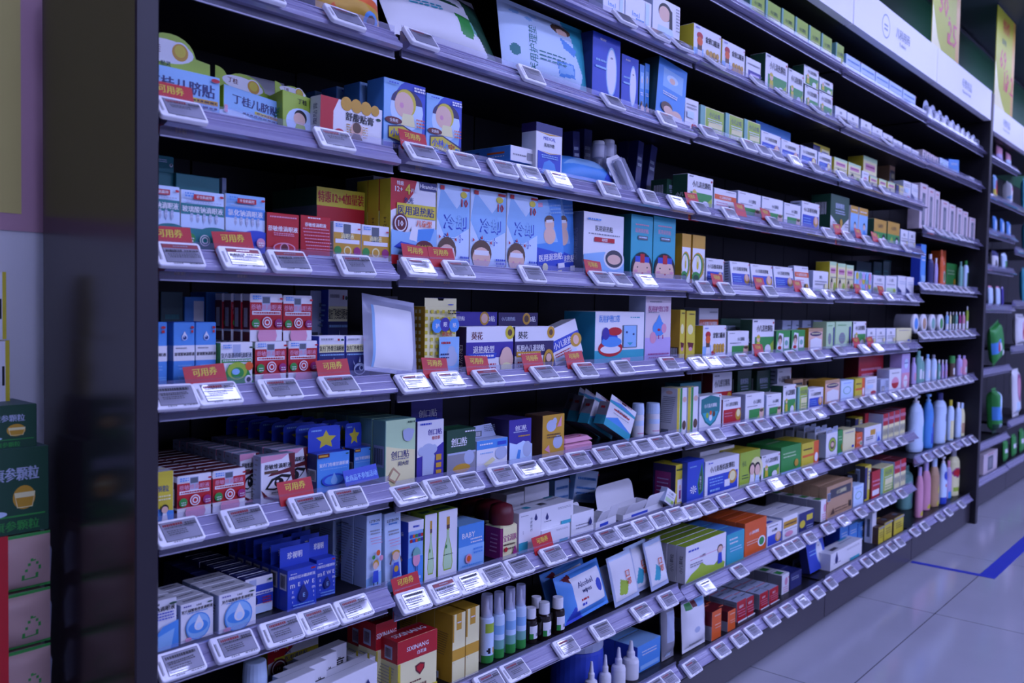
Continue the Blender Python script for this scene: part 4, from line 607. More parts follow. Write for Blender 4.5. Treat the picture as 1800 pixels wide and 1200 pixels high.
PROF = {
 'pump': [(.5, 0), (.92, .01), (1, .06), (1, .4), (.98, .55), (.86, .72), (.6, .82), (.3, .87), (.24, .88)],
 'flat': [(.6, 0), (.95, .01), (1, .05), (1, .62), (.95, .74), (.78, .81), (.5, .85), (.42, .86)],
 'tall': [(.6, 0), (.95, .01), (1, .04), (1, .5), (.94, .66), (.7, .78), (.5, .83), (.45, .84)],
 'cyl': [(.8, 0), (.97, .01), (1, .04), (1, .64), (.96, .7), (.6, .75), (.45, .77)],
 'jar': [(.85, 0), (.98, .01), (1, .05), (1, .62), (.97, .66), (.9, .68)],
 'med': [(.85, 0), (.97, .01), (1, .04), (1, .6), (.94, .66), (.7, .7), (.62, .71)],
 'noz': [(.8, 0), (.98, .01), (1, .05), (1, .45), (.9, .52), (.5, .56), (.45, .57)]}
CAP = {
 'pump': [(.3, .86), (.32, .87), (.32, .9), (.14, .905), (.14, .95), (.34, .955), (.36, .985), (.3, 1)],
 'flat': [(.44, .85), (.46, .855), (.46, .99), (.42, 1)], 'tall': [(.48, .83), (.5, .835), (.5, .985), (.46, 1)],
 'cyl': [(.5, .76), (.5, .8), (.28, .84), (.26, .96), (.2, 1)], 'jar': [(.98, .67), (1, .675), (1, .8), (.95, .9), (.9, .99), (.84, 1)],
 'med': [(.72, .7), (.74, .705), (.74, .98), (.7, 1)], 'noz': [(.5, .56), (.5, .7), (.34, .74), (.2, .97), (.16, 1)]}
BT = {}
def B(bay, row, x1, x2, yt, kind, body, capk, s, desc, st=.05, sy=.6, name='bottle', cat='bottle', yb=None, n=0, step=.07, over=None):
    for k in range(12):
        X, Y, z, w_, h = place(bay, row, x1, x2, yt, st, yb); 
        c_ = Vector((X, Y, z+h*.4)); kx = (px_of(c_+X_*.01)-px_of(c_))*100; ky = (px_of(c_+Y_*.01)-px_of(c_))*100
        r = (x2-x1)/2/math.hypot(kx, sy*ky)*(1.15 if HOME['bay'] == 'b5' else 1.3 if kind == 'noz' else 1); w_ = 2*r; X = col_x((x1+x2)/2, Y+r*sy, z+h*.4); a_, b_ = J[HOME['bay']]; X = min(max(X, a_+r+.003), b_-r-.003)
        if all(math.hypot((X-q[0])/(r+q[2]), (Y+r*sy-q[1])/(r*sy+q[3])) > 1 for q in BT.get((HOME['bay'], row), ())): break
        st += .012
    bay = HOME['bay']
    BT.setdefault((bay, row), []).append((X, Y+r*sy, r, r*sy)); S = shapes(s, w_, h) if s else []
    o = thing(name, desc, cat, (X, Y+r*sy, z)); seg = 32
    prof = []; base = PROF[kind]
    for (r1, z1), (r2, z2) in zip(base, base[1:]):
        k = max(1, int((z2-z1)/.03))
        prof += [(r1+(r2-r1)*i/k, z1+(z2-z1)*i/k) for i in range(k)]
    prof.append(base[-1])
    mb = MB()
    V = [(p*r*math.cos(2*PI*k/seg), p*r*sy*math.sin(2*PI*k/seg), q*h) for p, q in prof for k in range(seg)]
    for i in range(len(prof)-1):
        for k in range(seg):
            k2 = (k+1) % seg; a = 2*PI*(k+.5)/seg; key = body
            if S and math.sin(a) < 0: key = colour_at(S, body, r+prof[i][0]*r*math.cos(a), (prof[i][1]+prof[i+1][1])/2*h)
            mb.add([V[i*seg+k], V[i*seg+k2], V[(i+1)*seg+k2], V[(i+1)*seg+k]], [(0, 1, 2, 3)], key, True)
    mb.add(V[:seg], [tuple(range(seg-1, -1, -1))], body); mb.add(V[-seg:], [tuple(range(seg))], body)
    obj('bottle_body', mb, o)
    mb = MB(); cp = CAP[kind]; mb.lathe([(p*r, q*h) for p, q in cp], capk, 0, 0, 1, sy if kind in ('flat', 'tall', 'jar') else min(1, sy*1.3), 20, False)
    if kind == 'pump': mb.cbox(-.12*r, .75*r, -.12*r, .12*r, .955*h, .99*h, .001, capk)
    obj('pump' if kind == 'pump' else 'cap', mb, o)
    if over:
        mb = MB(); mb.lathe([(r*.8, .72*h), (r*.82, .74*h), (r*.8, 1.06*h), (r*.74, 1.08*h)], over, 0, 0, 1, sy, 18); obj('clear_cap', mb, o)
    REG.append((o, desc, bay, row, 0))
    for k in range(1, n+1):
        c = dup(o, o.location+Vector((0, step*k, 0)), desc); c['front'] = o.name; REG.append((c, desc, bay, row, k))
    return o

# ------------------------------------------------------------------ electronic price tags and promotion cards
TW, TH = .069, .041
def tag_meshes():
    mb = MB(); a, b = TW/2, TH/2; r = .005
    def ring(i, y): return [(x*(a-i)+sx*0, y, z) for x, z, sx in ()]
    out = []
    for i, y in ((0, .003), (0, -.002), (.0005, -.0034), (.0014, -.004)):
        P_ = []
        for cx, cz, a0 in ((a-r, b-r, 0), (-a+r, b-r, PI/2), (-a+r, -b+r, PI), (a-r, -b+r, 1.5*PI)):
            for k in range(5): t_ = a0+k*PI/8; P_.append((cx+(r-i)*math.cos(t_), y, cz+(r-i)*math.sin(t_)))
        out.append(P_)
    n = 20; V = sum(out, [])
    for k in range(3): mb.add(V, [(k*n+(i+1) % n, k*n+i, (k+1)*n+i, (k+1)*n+(i+1) % n) for i in range(n)], 'housing', True)
    mb.add(out[3], [tuple(range(n-1, -1, -1))], 'housing'); mb.add(out[0], [tuple(range(n))], 'housing')
    art(mb, 'b .05 .22 .1 .72 ink;z .3 .06 .5 1 .03 .1 ink;z .62 .06 .92 1 .03 .1 ink', TW, TH, Vector((-a, -.004, -b)), X_, Z_, -Y_)
    H_ = mb.mesh('housing'); S_ = []
    for v in range(3):
        mb = MB(); x0, x1, z0, z1 = -a*.64, a*.86, -b*.7, b*.74; w_, h = x1-x0, z1-z0
        mb.box(x0-.0008, x1+.0008, -.0042, -.0038, z0-.0008, z1+.0008, 'ink'); mb.box(x0, x1, -.0045, -.004, z0, z1, 'screen')
        s = {0: 'z .05 .78 .62 1 .13 .1 ink_red;z .66 .8 .96 2 .06 .1 ink;z .05 .62 .94 1 .07 .1 ink;z .05 .4 .6 3 .05 .12 ink',
             1: 'r 0 .78 1 1 ink_red;z .3 .86 .7 1 .06 .1 screen;z .05 .54 .5 1 .13 .1 ink;z .55 .56 .95 1 .09 .1 ink;z .05 .36 .9 3 .05 .13 ink',
             2: 'z .05 .76 .9 1 .14 .1 ink;z .05 .56 .8 2 .06 .12 ink;z .05 .28 .62 2 .05 .12 ink'}[v]
        art(mb, s, w_, h, Vector((x0, -.0045, z0)), X_, Z_, -Y_); S_.append(mb.mesh('screen'))
    return H_, S_
HM, SM = tag_meshes()
mb = MB(); mb.box(-.02, .02, .004, .011, -.012, .004, 'clear_box'); CLIP = mb.mesh('clip')
TILT = dict(A=36, B=35, C=39, D=44, E=46, F=46, G=48, H=50); NT = {}
CARD = None
def card_meshes():
    mb = MB(); mb.box(-.032, .032, 0, .0006, -.004, .034, 'r')
    art(mb, 't .5 .74 .32 y 可用券 .58', .064, .038, Vector((-.032, 0, -.004)), X_, Z_, -Y_)
    m2 = MB(); m2.box(-.032, .032, 0, .0006, 0, .013, 'r'); art(m2, 'z .2 .4 .8 1 .3 .3 Y', .064, .013, Vector((-.032, 0, 0)), X_, Z_, -Y_)
    return mb.mesh('card_face'), m2.mesh('lower_flap')
def T(bay, row, pxs, card=(), var=None):
    global CARD
    zl = ZL[bay][row]; a, b = J[bay]
    for i, px in enumerate(pxs):
        y = YF.get(bay, 0)-.0205; z = zl+.0345+RAIL.get(bay, 0); X = col_x(px, y, z)
        NT[(bay, row)] = k = NT.get((bay, row), 0)+1
        hsh = random.Random(px*7+ord(row)); tilt = -math.radians(TILT.get(row, 45)+hsh.choice((-4, -1.5, 0, 1, 2.5, 5))); yaw = hsh.uniform(-.03, .03)
        lab = 'white electronic price tag, %s along the rail of the %s shelf, %s bay' % (ORD[k-1], ROWN[row], BAYN[bay]); grp = 'price tags on the %s shelf of the %s bay' % (ROWN[row], BAYN[bay])
        t = thing('price_tag', lab, 'price tag', (X, y, z), (tilt, hsh.uniform(-.015, .015), yaw), grp)
        obj('housing', HM, t); obj('screen', SM[1 if px in (var or ()) else hsh.choice((0, 0, 2))], t); obj('clip', CLIP, t)
    for i, px in enumerate(card):
        if CARD is None: CARD = card_meshes()
        y = YF.get(bay, 0)-.0045; z = zl+.0425+RAIL.get(bay, 0); X = col_x(px, y, z+.02)
        t = thing('promo_card', 'red coupon card with yellow characters, %s along the rail, %s shelf, %s bay' % (ORD[i], ROWN[row], BAYN[bay]), 'card', (X, y, z), (0, 0, 0), 'coupon cards on the %s shelf of the %s bay' % (ROWN[row], BAYN[bay]))
        obj('card_face', CARD[0], t, None, (-.3, random.uniform(-.06, .06), 0)); obj('lower_flap', CARD[1], t, (.002, .0052, -.039))

# ---- first bay (beside the end panel)
P('b1', 'A', 556, 668, -62, 'w', 'r 0 0 1 .45 Y;r 0 .45 1 .6 o;e .8 .2 .14 .14 c;e .8 .18 .08 .08 A;p o .0,.0 .3,.0 .2,.3;z .3 .75 .7 2 .05 .08 c', 'orange and white soft pack of baby wipes', t=.04, rx=-.15, name='wipes_pack')
C('b1', 'B', 240, 387, 104, 'ding', 'navel patch display carton under a scalloped lime header card', d=.07, s=.03, head=('header_card', 'dinghead', .056, SCAL, .4), name='display_carton')
C('b1', 'B', 392, 500, 163, 'ding', 'navel patch carton leaning back beside the lime-headed display', s=.06, d=.04, rx=-.16, ry=.1, head=('header_card', 'dinghead', .04, SCAL, .6), name='display_carton')
C('b1', 'B', 497, 566, 168, 'dingbaby', 'lime green carton with a dark-haired baby', s=.045, d=.05, rx=-.15, ry=.08, head=('header_card', 'dinghead', .022, SCAL, .4), name='display_carton')
C('b1', 'B', 420, 500, 128, 'kui', 'purple and white carton in shadow behind navel patches', s=.17, d=.05)
C('b1', 'B', 562, 671, 168, 'shufu', 'white and red belly plaster carton with gold lanterns', d=.028, ry=.02)
C('b1', 'B', 674, 747, 134, 'bing', 'blue cooling patch carton with fair-haired child', d=.045, n=3, step=.06, dx=-.004)
C('b1', 'C', 240, 316, 320, 'dk', 'teal and white eye drop carton with ampoules', s=.025)
C('b1', 'C', 317.5, 394, 332, 'dk', 'teal and white eye drop carton with ampoules', s=.025)
C('b1', 'C', 396, 466, 339, 'dc', 'sky blue eye drop carton with five ampoules', s=.025, n=1, dx=.03)
C('b1', 'C', 272, 306, 300, 'tealbox', 'plain teal carton standing behind the teal eye drops', s=.1, d=.05)
C('b1', 'C', 272, 306, 271, 'tealbox', 'plain teal carton topmost of the stack at the pillar', s=.101, d=.05, yb=300.5)
C('b1', 'C', 309, 386, 303, 'tealbox', 'teal carton with white one-eyed badge behind eye drops', s=.092, d=.05)
C('b1', 'C', 390, 398, 312, 'greyback', 'slim grey white carton behind the teal box', s=.13, d=.04)
C('b1', 'C', 468, 526, 372, 'redeye', 'dark red eye drop carton with an eye emblem', s=.02, d=.022)
C('b1', 'C', 527.5, 581, 377, 'redback', 'dark red eye drop carton showing its printed back', s=.02, d=.022)
C('b1', 'C', 556, 641, 327, 'tehui', 'red cooling patch carton with lime special offer band', s=.085, d=.13)
C('b1', 'C', 586, 634.5, 388, 'yellowdrop', 'yellow white eye drop carton with bottle', s=.02, d=.035, n=1)
C('b1', 'C', 635.5, 684, 394, 'yellowdrop', 'yellow white eye drop carton with bottle', s=.02, d=.035, n=1)
C('b1', 'C', 655, 681, 308, 'white_heat', 'white carton with portrait medallion turned spine out', s=.085, d=.08)
C('b1', 'C', 686, 766, 311, 'jiu', 'white red and yellow cooling patch carton, made in Japan', s=.018, d=.03, n=2)
# sixth shelf, first bay
C('b1', 'D', 240, 294, 566, 'bluedrop', 'tall light blue white-drop eye carton', s=.03, d=.028)
C('b1', 'D', 304.5, 342.5, 566, 'bluedrop', 'tall light blue white-drop eye carton', s=.03, d=.028)
C('b1', 'D', 343.5, 380, 566, 'bluedrop', 'tall light blue white-drop eye carton', s=.03, d=.028, n=1)
C('b1', 'D', 240, 278, 524, 'bluewhite', 'white carton with vertical lettering at the pillar', s=.1, d=.03)
C('b1', 'D', 282, 322, 512, 'darkteal', 'dark teal carton standing behind the blue drops', s=.13, d=.06)
C('b1', 'D', 324, 360, 521, 'bluewhite', 'pale blue carton with bar code behind blue drops', s=.13, d=.05)
C('b1', 'D', 362, 402, 513, 'bluewhite', 'pale blue carton beside the stacked red drops', s=.14, d=.05)
C('b1', 'D', 386.5, 444.5, 602, 'greendrop', 'green and white eye drop carton with astronaut picture', s=.02, d=.024)
for i, (a, b_, y) in enumerate(((448, 503.5, 600.5), (506.5, 557.5, 599.5))):
    C('b1', 'D', a, b_, y, 'rp', 'red and white eye carton at bottom', s=.02, d=.024, n=2)
for i, (a, b_, y) in enumerate(((439, 496.5, 515.5), (497.5, 548.5, 518.5))):
    C('b1', 'D', a, b_, y, 'rp', 'red and white eye carton stacked above', s=.028, d=.02, n=3 if i == 0 else 1, yb=600.3, dx=-.003)
C('b1', 'D', 560, 606, 590, 'xia', 'navy and white eye drop carton with eyelash emblem', s=.022, d=.022)
C('b1', 'D', 607.5, 650, 590, 'xia', 'navy and white eye drop carton with eyelash emblem', s=.022, d=.022)
C('b1', 'D', 576, 611, 508, 'xia', 'navy and white carton standing high at the back', s=.12, d=.045)
C('b1', 'D', 545, 572, 510, 'greyback', 'grey carton at the back beside the navy one', s=.14, d=.045)
# seventh shelf, first bay
C('b1', 'E', 240, 305.5, 835, 'yellowkid', 'yellow eye drop carton with swimming children', s=.025, d=.022, n=7)
C('b1', 'E', 311, 371.5, 838, 'rp', 'red and white eye carton, deep row', s=.025, d=.022, n=9)
C('b1', 'E', 373.5, 431.5, 829, 'rp', 'red and white eye carton, deep row', s=.025, d=.022, n=9)
C('b1', 'E', 458, 518.5, 803, 'eye', 'white eye drop carton with large black eye drawing', s=.022, d=.022, n=0)
C('b1', 'E', 421, 456, 799, 'eye', 'white drawn-eye carton in deep row', s=.05, d=.022, n=8)
C('b1', 'E', 490, 543, 792, 'eye', 'white drawn-eye carton in deep row', s=.052, d=.022, n=8)
C('b1', 'E', 557, 614, 799, 'star', 'blue eye drop carton with star header card', s=.024, d=.028, n=7, head=('header_card', 'starhead', .043, RND, .9), name='display_carton', dx=-.004)
C('b1', 'E', 622, 651, 789, 'star', 'blue eye drop carton, half hidden, with star header', s=.055, d=.028, n=5, head=('header_card', 'starhead', .043, RND, .9), name='display_carton', dx=-.004)
C('b1', 'E', 668, 730.5, 741, 'bandXL', 'pale green plaster carton of extra large plasters', s=.022, d=.035, n=4)
C('b1', 'E', 545, 612, 726, 'palegreen', 'pale green carton in the shadow at the back', s=.22, d=.05)
# eighth shelf, first bay
C('b1', 'F', 240, 311, 1066, 'whdrop2', 'white eye drop carton with blue swirl', s=.03, d=.024, n=3)
C('b1', 'F', 316, 376.5, 1064, 'whdrop', 'white eye carton with drop in circle', s=.03, d=.024, n=3, rz=.05)
C('b1', 'F', 384, 450.5, 1047, 'whdrop', 'white eye carton with drop in circle', s=.024, d=.026, n=3)
C('b1', 'F', 430, 480, 1020, 'capbox', 'navy and white eye drop carton with grey cap picture', s=.06, d=.022, n=8)
C('b1', 'F', 352, 400, 1015, 'navydark', 'navy carton standing far back in the dark', s=.15, d=.03, n=3)
C('b1', 'F', 505, 557, 1004, 'zhen', 'bright blue eye drop carton with sight chart letters', s=.03, d=.024, n=6, head=('header_card', 'zhencard', .034, SQ, .9), name='display_carton')
C('b1', 'F', 556, 590, 985, 'zhen', 'bright blue eye drop carton set farther back', s=.05, d=.024, n=5, head=('header_card', 'zhencard', .034, SQ, .9), name='display_carton')
C('b1', 'F', 536, 566, 915, 'let1', 'pale tall carton standing in shadow at the back', s=.2, d=.04)
C('b1', 'F', 585, 612, 912, 'let1', 'pale tall carton with a girl, in the shadow', s=.12, d=.04)
C('b1', 'F', 644, 671, 907, 'let1', 'tall pale blue carton with boy and three balloons', s=.03, d=.035, n=1)
C('b2', 'F', 678, 707, 903, 'let2', 'tall pale blue carton with pigtailed girl', s=.03, d=.035, ry=-.03)
# ninth shelf, first bay
for i, (a, y) in enumerate(((470, 1210), (490, 1192), (508, 1176), (525, 1160))):
    C('b1', 'G', a, a+88, y, 'babycream', 'white cream carton with black characters, lying end out', s=.02+.03*i, d=.022, rz=.1)
for i in range(5): C('b1', 'G', 560+i*6, 668+i*4, 1206-i*15, 'wplain', 'white flat carton in the overlapping row', s=.025+.036*i, d=.024, rz=.1)
C('b1', 'G', 470, 560, 1138, 'jiu', 'cooling patch carton lying at the back of shelf', s=.2, d=.03)
B('b1', 'G', 425, 470, 1178, 'jar', 'f', 'i', '', 'grey white tub lying low beside the cream cartons', st=.05, sy=1, name='tub')
C('b1', 'G', 640, 660, 1098, 'srx', 'red-topped antiseptic carton, hindmost of three', s=.1, d=.05)
C('b1', 'G', 660, 697, 1098, 'srx', 'red-topped antiseptic carton, middle of three', s=.065, d=.05)
C('b2', 'G', 698, 768, 1130, 'srx', 'red and yellow antiseptic carton, front one of three', s=.02, d=.05)

# ---- second bay
C('b2', 'Z', 1060, 1098, -30, 'testkit', 'white test kit carton with blue lettering', d=.04)
C('b2', 'Z', 1099, 1145, -16, 'testkit', 'white test kit carton with blue lettering', d=.04)
C('b2', 'Z', 1147, 1195, -12, 'face_white', 'white carton with portrait of a dark-haired woman', d=.05)
P('b2', 'A', 690, 878, -80, 'w', 'r .74 0 1 .5 j;p G .82,.1 1,.0 1,.9 .7,1;p w .7,.3 .8,.28 .9,.1 .82,.0 .7,0;p g .6,.5 .76,.5 .74,.2 .62,.22;h .56 .62 .14 .06 G;t .3 .6 .07 q 护理垫 .3;z .2 .5 .5 2 .02 .04 q', 'white glossy bag of nursing pads with teal corner', t=.05, rx=-.5, hh=.165, st=.045, name='pad_bag', cat='bag')
P('b2', 'A', 885, 1035, -12, 'i', 'p q .72,1 1,1 1,0 .86,0 .92,.3 .8,.6;e .15 .85 .05 .03 s;e .28 .8 .04 .03 s;e .36 .88 .05 .03 s;e .66 .82 .12 .08 A;e .66 .78 .07 .05 x;p c .62,.7 .84,.6 .8,.5 .66,.56;p c .55,.34 .78,.38 .8,.2 .6,.16;p s .57,.32 .76,.36 .78,.24 .6,.2;e .12 .34 .05 .08 t;T .3 .42 .09 t 医用护理垫 .6;z .36 .4 .66 3 .015 .05 t', 'pale blue and teal bag of nursing pads', t=.035, rx=-.14, name='pad_bag', cat='bag', st=.035)
C('b2', 'A', 1041, 1090, 52, 'thermo', 'royal blue thermometer carton, taller one', d=.04)
C('b2', 'A', 1092, 1122, 93, 'thermo', 'royal blue thermometer carton, shorter and darker', d=.04, s=.03)
for i, (a, y) in enumerate(((1124, 112), (1133, 110))): C('b2', 'A', a, a+8, y, 'sky', 'slim dark blue carton turned spine out', d=.06, s=.03+.01*i)
C('b2', 'A', 1152, 1202, 104, 'sky', 'teal carton with family photo leaning sideways', d=.05, ry=.1)
C('b2', 'A', 1203, 1227.5, 170, 'whred', 'small white carton with a red hat', d=.03)
C('b2', 'B', 749, 811, 162, 'bing', 'blue cooling patch carton with fair-haired child', d=.045, n=1, step=.06)
C('b2', 'B', 890, 940, 283, 'bingdai', 'flat pale blue ice bag carton, lower one', s=.03, d=.16)
C('b2', 'B', 897, 942, 254, 'bingdai', 'flat blue ice bag carton lying on another', s=.032, d=.16, yb=281)
C('b2', 'B', 942, 988, 213, 'xueqin', 'tall white and purple medical cold pack carton', d=.04)
P('b2', 'B', 990, 1092, 283, 'c', 'p s .1,.4 .5,.8 .9,.5 .6,.3;p b .7,.1 1,.1 1,.3 .8,.3', 'crumpled light blue plastic bag', t=.045, rx=-.9, hh=.09, st=.04, name='plastic_bag', cat='bag', seed=4)
for i, (a, b_, y) in enumerate(((1044, 1058, 246), (1060, 1075, 244))):
    X, Y, z, w_, h = place('b2', 'B', a, b_, y, .09)
    o = thing('pen_thermometer', '', 'thermometer', (X, Y, z)); mb = MB(); mb.lathe([(w_*.3, 0), (w_*.32, .002), (w_*.32, h*.7), (w_*.25, h*.72)], 'metal', seg=12); obj('barrel', mb, o)
    mb = MB(); mb.lathe([(w_*.45, h*.7), (w_*.45, h*.98), (w_*.4, h)], 'w', seg=12); obj('cap', mb, o)
    mb = MB(); mb.lathe([(w_*.6, 0), (w_*.6, h*.9), (w_*.5, h*.93)], 'clear_box', seg=12); obj('clear_tube', mb, o)
    REG.append((o, 'white thermometer standing in a clear tube', 'b2', 'B', 0))
for i, (a, b_, y) in enumerate(((1010, 1022, 230), (1026, 1040, 225), (1098, 1110, 240), (1114, 1124, 245), (1128, 1144, 250))):
    C('b2', 'B', a, b_, y, 'navydark', 'dark blue packet hanging in shadow', s=.12+.02*(i % 3), d=.03, ry=.06*(i-1))
X, Y, z, w_, h = place('b2', 'B', 1078, 1134, 272, .02)
o = thing('blister_pack', '', 'pack', (X, Y, z), (-.3, -.35, 0)); mb = MB(); mb.prism([(-.03, 0), (.03, 0), (.03, .09), (.022, .1), (-.022, .1), (-.03, .09)], 0, .002, 'w'); obj('backing_card', mb, o)
mb = MB(); mb.cbox(-.024, .024, -.018, 0, .008, .09, .006, 'clear_box'); obj('blister', mb, o); mb = MB(); mb.lathe([(.005, .012), (.006, .03), (.012, .06), (.012, .08), (.006, .086)], 'h', 0, -.008, 1, .5, 14); obj('ear_thermometer', mb, o)
REG.append((o, 'clear blister pack with grey thermometer leaning over', 'b2', 'B', 0))
C('b2', 'B', 1160, 1190, 311, 'bigG', 'dark green carton set back behind a clear stop', s=.07, d=.05)
for i, (a, b_, y) in enumerate(((767.5, 825, 321), (826.5, 889, 330), (890.5, 945, 338))):
    C('b2', 'C', a, b_, y, 'ryou', 'pale blue cooling sheet carton with a child', s=.02, d=.03, n=1)
C('b2', 'C', 947, 994, 352, 'babyheat', 'blue cooling patch carton with baby, front of two', s=.022, d=.02, ry=-.13)
C('b2', 'C', 975, 1013, 350, 'babyheat', 'blue cooling patch carton with baby, rear of two', s=.046, d=.02, ry=-.1)
C('b2', 'C', 1025, 1096, 370, 'white_heat', 'white cooling patch carton with red pill and photo', s=.02, d=.045)
C('b2', 'C', 1108.5, 1147, 375, 'face', 'teal carton with pink face wearing a cooling patch', s=.02, d=.06)
C('b2', 'C', 1148, 1187, 378, 'face', 'teal carton with pink face wearing a cooling patch', s=.02, d=.06)
C('b2', 'C', 1194, 1214, 409, 'tube_ad', 'tall white carton with gold top and green swirl', s=.02, d=.04)
# sixth shelf, second bay
o = P('b2', 'D', 640, 734, 532, 'film', 'r .12 .06 .9 .86 w;r .12 .06 .16 .86 s', 'clear zip bag holding white folded pads', t=.022, rx=-.22, ry=.13, hh=.135, st=.005, name='zip_bag', cat='bag', back='film', seed=9)
C('b2', 'D', 746, 802, 538, 'gingham', 'yellow gingham carton with hang tab', s=.024, d=.045, head=('hang_tab', 'palecard', .018, EURO, .02), name='hang_carton')
C('b1', 'D', 664, 696, 520, 'A' if 0 else 'yelbox', 'dark yellow carton in shadow behind the zip bag', s=.18, d=.05)
C('b2', 'D', 819, 902, 574, 'kui', 'purple and white plaster carton with sunflower, purple card behind', s=.022, d=.035, head=('header_card', 'kuicard', .03, SQ, 1.3), name='display_carton')
C('b2', 'D', 904.5, 973, 574, 'kui2', 'maroon and white plaster carton with sunflower, maroon card behind', s=.022, d=.035, head=('header_card', 'kuicard2', .03, SQ, 1.3), name='display_carton')
C('b2', 'D', 976, 1026, 583, 'kui3', 'blue and white plaster carton leaning sideways', s=.026, d=.04, ry=-.28, rx=-.1)
o = C('b2', 'D', 1045.5, 1132, 547, 'mask', 'teal and white mask carton with clear window', s=.022, d=.09)
C('b2', 'D', 1134, 1179, 519, 'lilac', 'lilac and pink mask carton with cartoon mask', s=.02, d=.05)
C('b2', 'D', 1187, 1204, 544, 'smile', 'yellow toothpaste carton with red smile', s=.02, d=.04)
C('b3', 'D', 1206, 1222, 546, 'smile', 'yellow toothpaste carton with red smile', s=.02, d=.04)
# seventh shelf, second bay
C('b2', 'E', 732.5, 780, 741, 'bandP', 'purple and white assorted plaster carton with grey elephant', s=.02, d=.035)
C('b2', 'E', 722, 778, 706, 'bandV', 'deep blue carton in shadow behind purple plasters', s=.14, d=.05)
C('b2', 'E', 785, 836, 757, 'bandG', 'green plaster carton with frosted lower half', s=.02, d=.05)
C('b2', 'E', 837.5, 892, 776, 'bandO', 'white and blue plaster carton with torn open lid', s=.02, d=.03, head=('lid_flap', 'greyback', .028, [(.02, 0), (.98, 0), (.8, 1), (.1, .9)], 1.0), name='opened_carton')
C('b2', 'E', 894, 934, 739, 'bandV', 'violet plaster carton with blue swatch and elephant', s=.024, d=.07)
C('b2', 'E', 953, 992, 731, 'yelcard', 'yellow plaster carton with grey cartoon animals', s=.022, d=.05)
X, Y, z, w_, h = place('b2', 'E', 990, 1044, 772, .03)
o = thing('tin', '', 'tin', (X, Y, z)); mb = MB(); mb.cbox(-w_/2, w_/2, 0, .05, 0, .022, .008, 'p'); obj('tin_body', mb, o); mb = MB(); mb.cbox(-w_/2-.001, w_/2+.001, -.001, .051, .022, .03, .008, 'p', 'p', 'p'); art(mb, 'e .5 .5 .3 .3 r;e .5 .5 .26 .26 p;z .2 .5 .8 1 .1 .1 m', w_, .05, Vector((-w_/2, 0, .03)), X_, Y_, Z_); obj('lid', mb, o)
REG.append((o, 'small pink tin with red ring on its lid', 'b2', 'E', 0))
for i, (a, b_, y) in enumerate(((1058, 1108, 742), (1030, 1078, 735), (1010, 1056, 726), (1000, 1040, 718))):
    C('b2', 'E', a, b_, y, 'leanpack', 'white and blue swab pack leaning in a row', s=.03+.045*i, d=.03, ry=.45, head=('hang_tab', 'leanpack', .02, EURO, .02), name='swab_pack', cat='pack')
for i, (a, b_) in enumerate(((1110, 1132), (1134, 1160))):
    o = B('b2', 'E', a, b_, 712, 'jar', 'w', 'i', 'r 0 .35 1 .5 i;r .1 .1 .9 .14 p', 'white wrapped bandage roll', st=.04, sy=1, name='bandage_roll', cat='roll')
C('b2', 'E', 1188, 1207, 683, 'sidewhite', 'white carton with dense side print and green stripe', s=.022, d=.05)
C('b3', 'E', 1209, 1227, 681, 'sidewhite', 'white carton with dense side print and green stripe', s=.022, d=.03)
# eighth shelf, second bay
C('b2', 'F', 717, 744, 918, 'kidblue', 'blue children\'s cream carton with pink child', s=.024, d=.04, n=1)
C('b2', 'F', 746, 768, 906, 'perf', 'white and green lotion carton, first of two', s=.026, d=.05)
C('b2', 'F', 770, 804, 900, 'perf', 'white and green lotion carton, second of two', s=.024, d=.05)
C('b2', 'F', 806, 851, 926, 'baby', 'light blue baby cream carton', s=.03, d=.06)
for i, (a, b_, y, st) in enumerate(((882, 911, 890, .02), (857, 892, 885, .09), (826, 860, 880, .16))):
    X, Y, z, w_, h = place('b2', 'F', a, b_, y, st)
    o = thing('jar_carton', '', 'carton', (X, Y, z)); mb = MB(); w2 = w_; mb.cbox(-w2/2, w2/2, 0, .05, 0, h*.62, .004, 'd', 'm', 'd')
    art(mb, 't .5 .62 .2 m 宝宝润肤 .8;z .1 .4 .8 2 .05 .12 A;p m .6,.1 .9,.1 .76,.4;e .2 .3 .1 0 r', w2, h*.62, Vector((-w2/2, 0, 0)), X_, Z_, -Y_); art(mb, 'r .3 .1 .9 .9 m;z .4 .7 .8 5 .04 .12 p', .05, h*.62, Vector((-w2/2, .05, 0)), -Y_, Z_, -X_); obj('box', mb, o)
    mb = MB(); mb.lathe([(.7*w2*.8, h*.62), (.7*w2*.82, h*.8), (.7*w2*.7, h*.95), (.2*w2, h)], 'R', 0, .025, .9, .9, 18); obj('red_lid', mb, o)
    REG.append((o, 'white carton topped by a dark red rounded lid', 'b2', 'F', 0))
C('b2', 'F', 912, 951, 903, 'wdrop', 'white nasal wash carton standing upright with teal corner', s=.024, d=.05)
C('b2', 'F', 951.5, 1002, 933, 'wflat', 'white nasal wash carton lying at the bottom', s=.024, d=.055)
C('b2', 'F', 951, 1008, 893, 'wflat', 'white nasal wash carton lying on another', s=.03, d=.06, yb=931)
C('b2', 'F', 1004, 1044, 905, 'wplain', 'white nasal wash carton with navy drop and teal foot', s=.028, d=.06)
C('b2', 'F', 890, 921, 870, 'wplain', 'white carton stacked at the back', s=.13, d=.05)
C('b2', 'F', 922, 965, 856, 'wplain', 'white carton high in the back stack', s=.13, d=.06)
for i in range(4): C('b2', 'F', 850+i*11, 862+i*11, 884+i*4, 'wdrop', 'white carton in the row behind the jars', s=.2-.02*i, d=.02)
C('b2', 'F', 975, 1000, 845, 'nursery', 'pale blue carton standing at the back', s=.2, d=.03)
C('b2', 'F', 1006, 1046, 838, 'nursery', 'pale blue carton leaning in the dark', s=.19, d=.02, ry=.2)
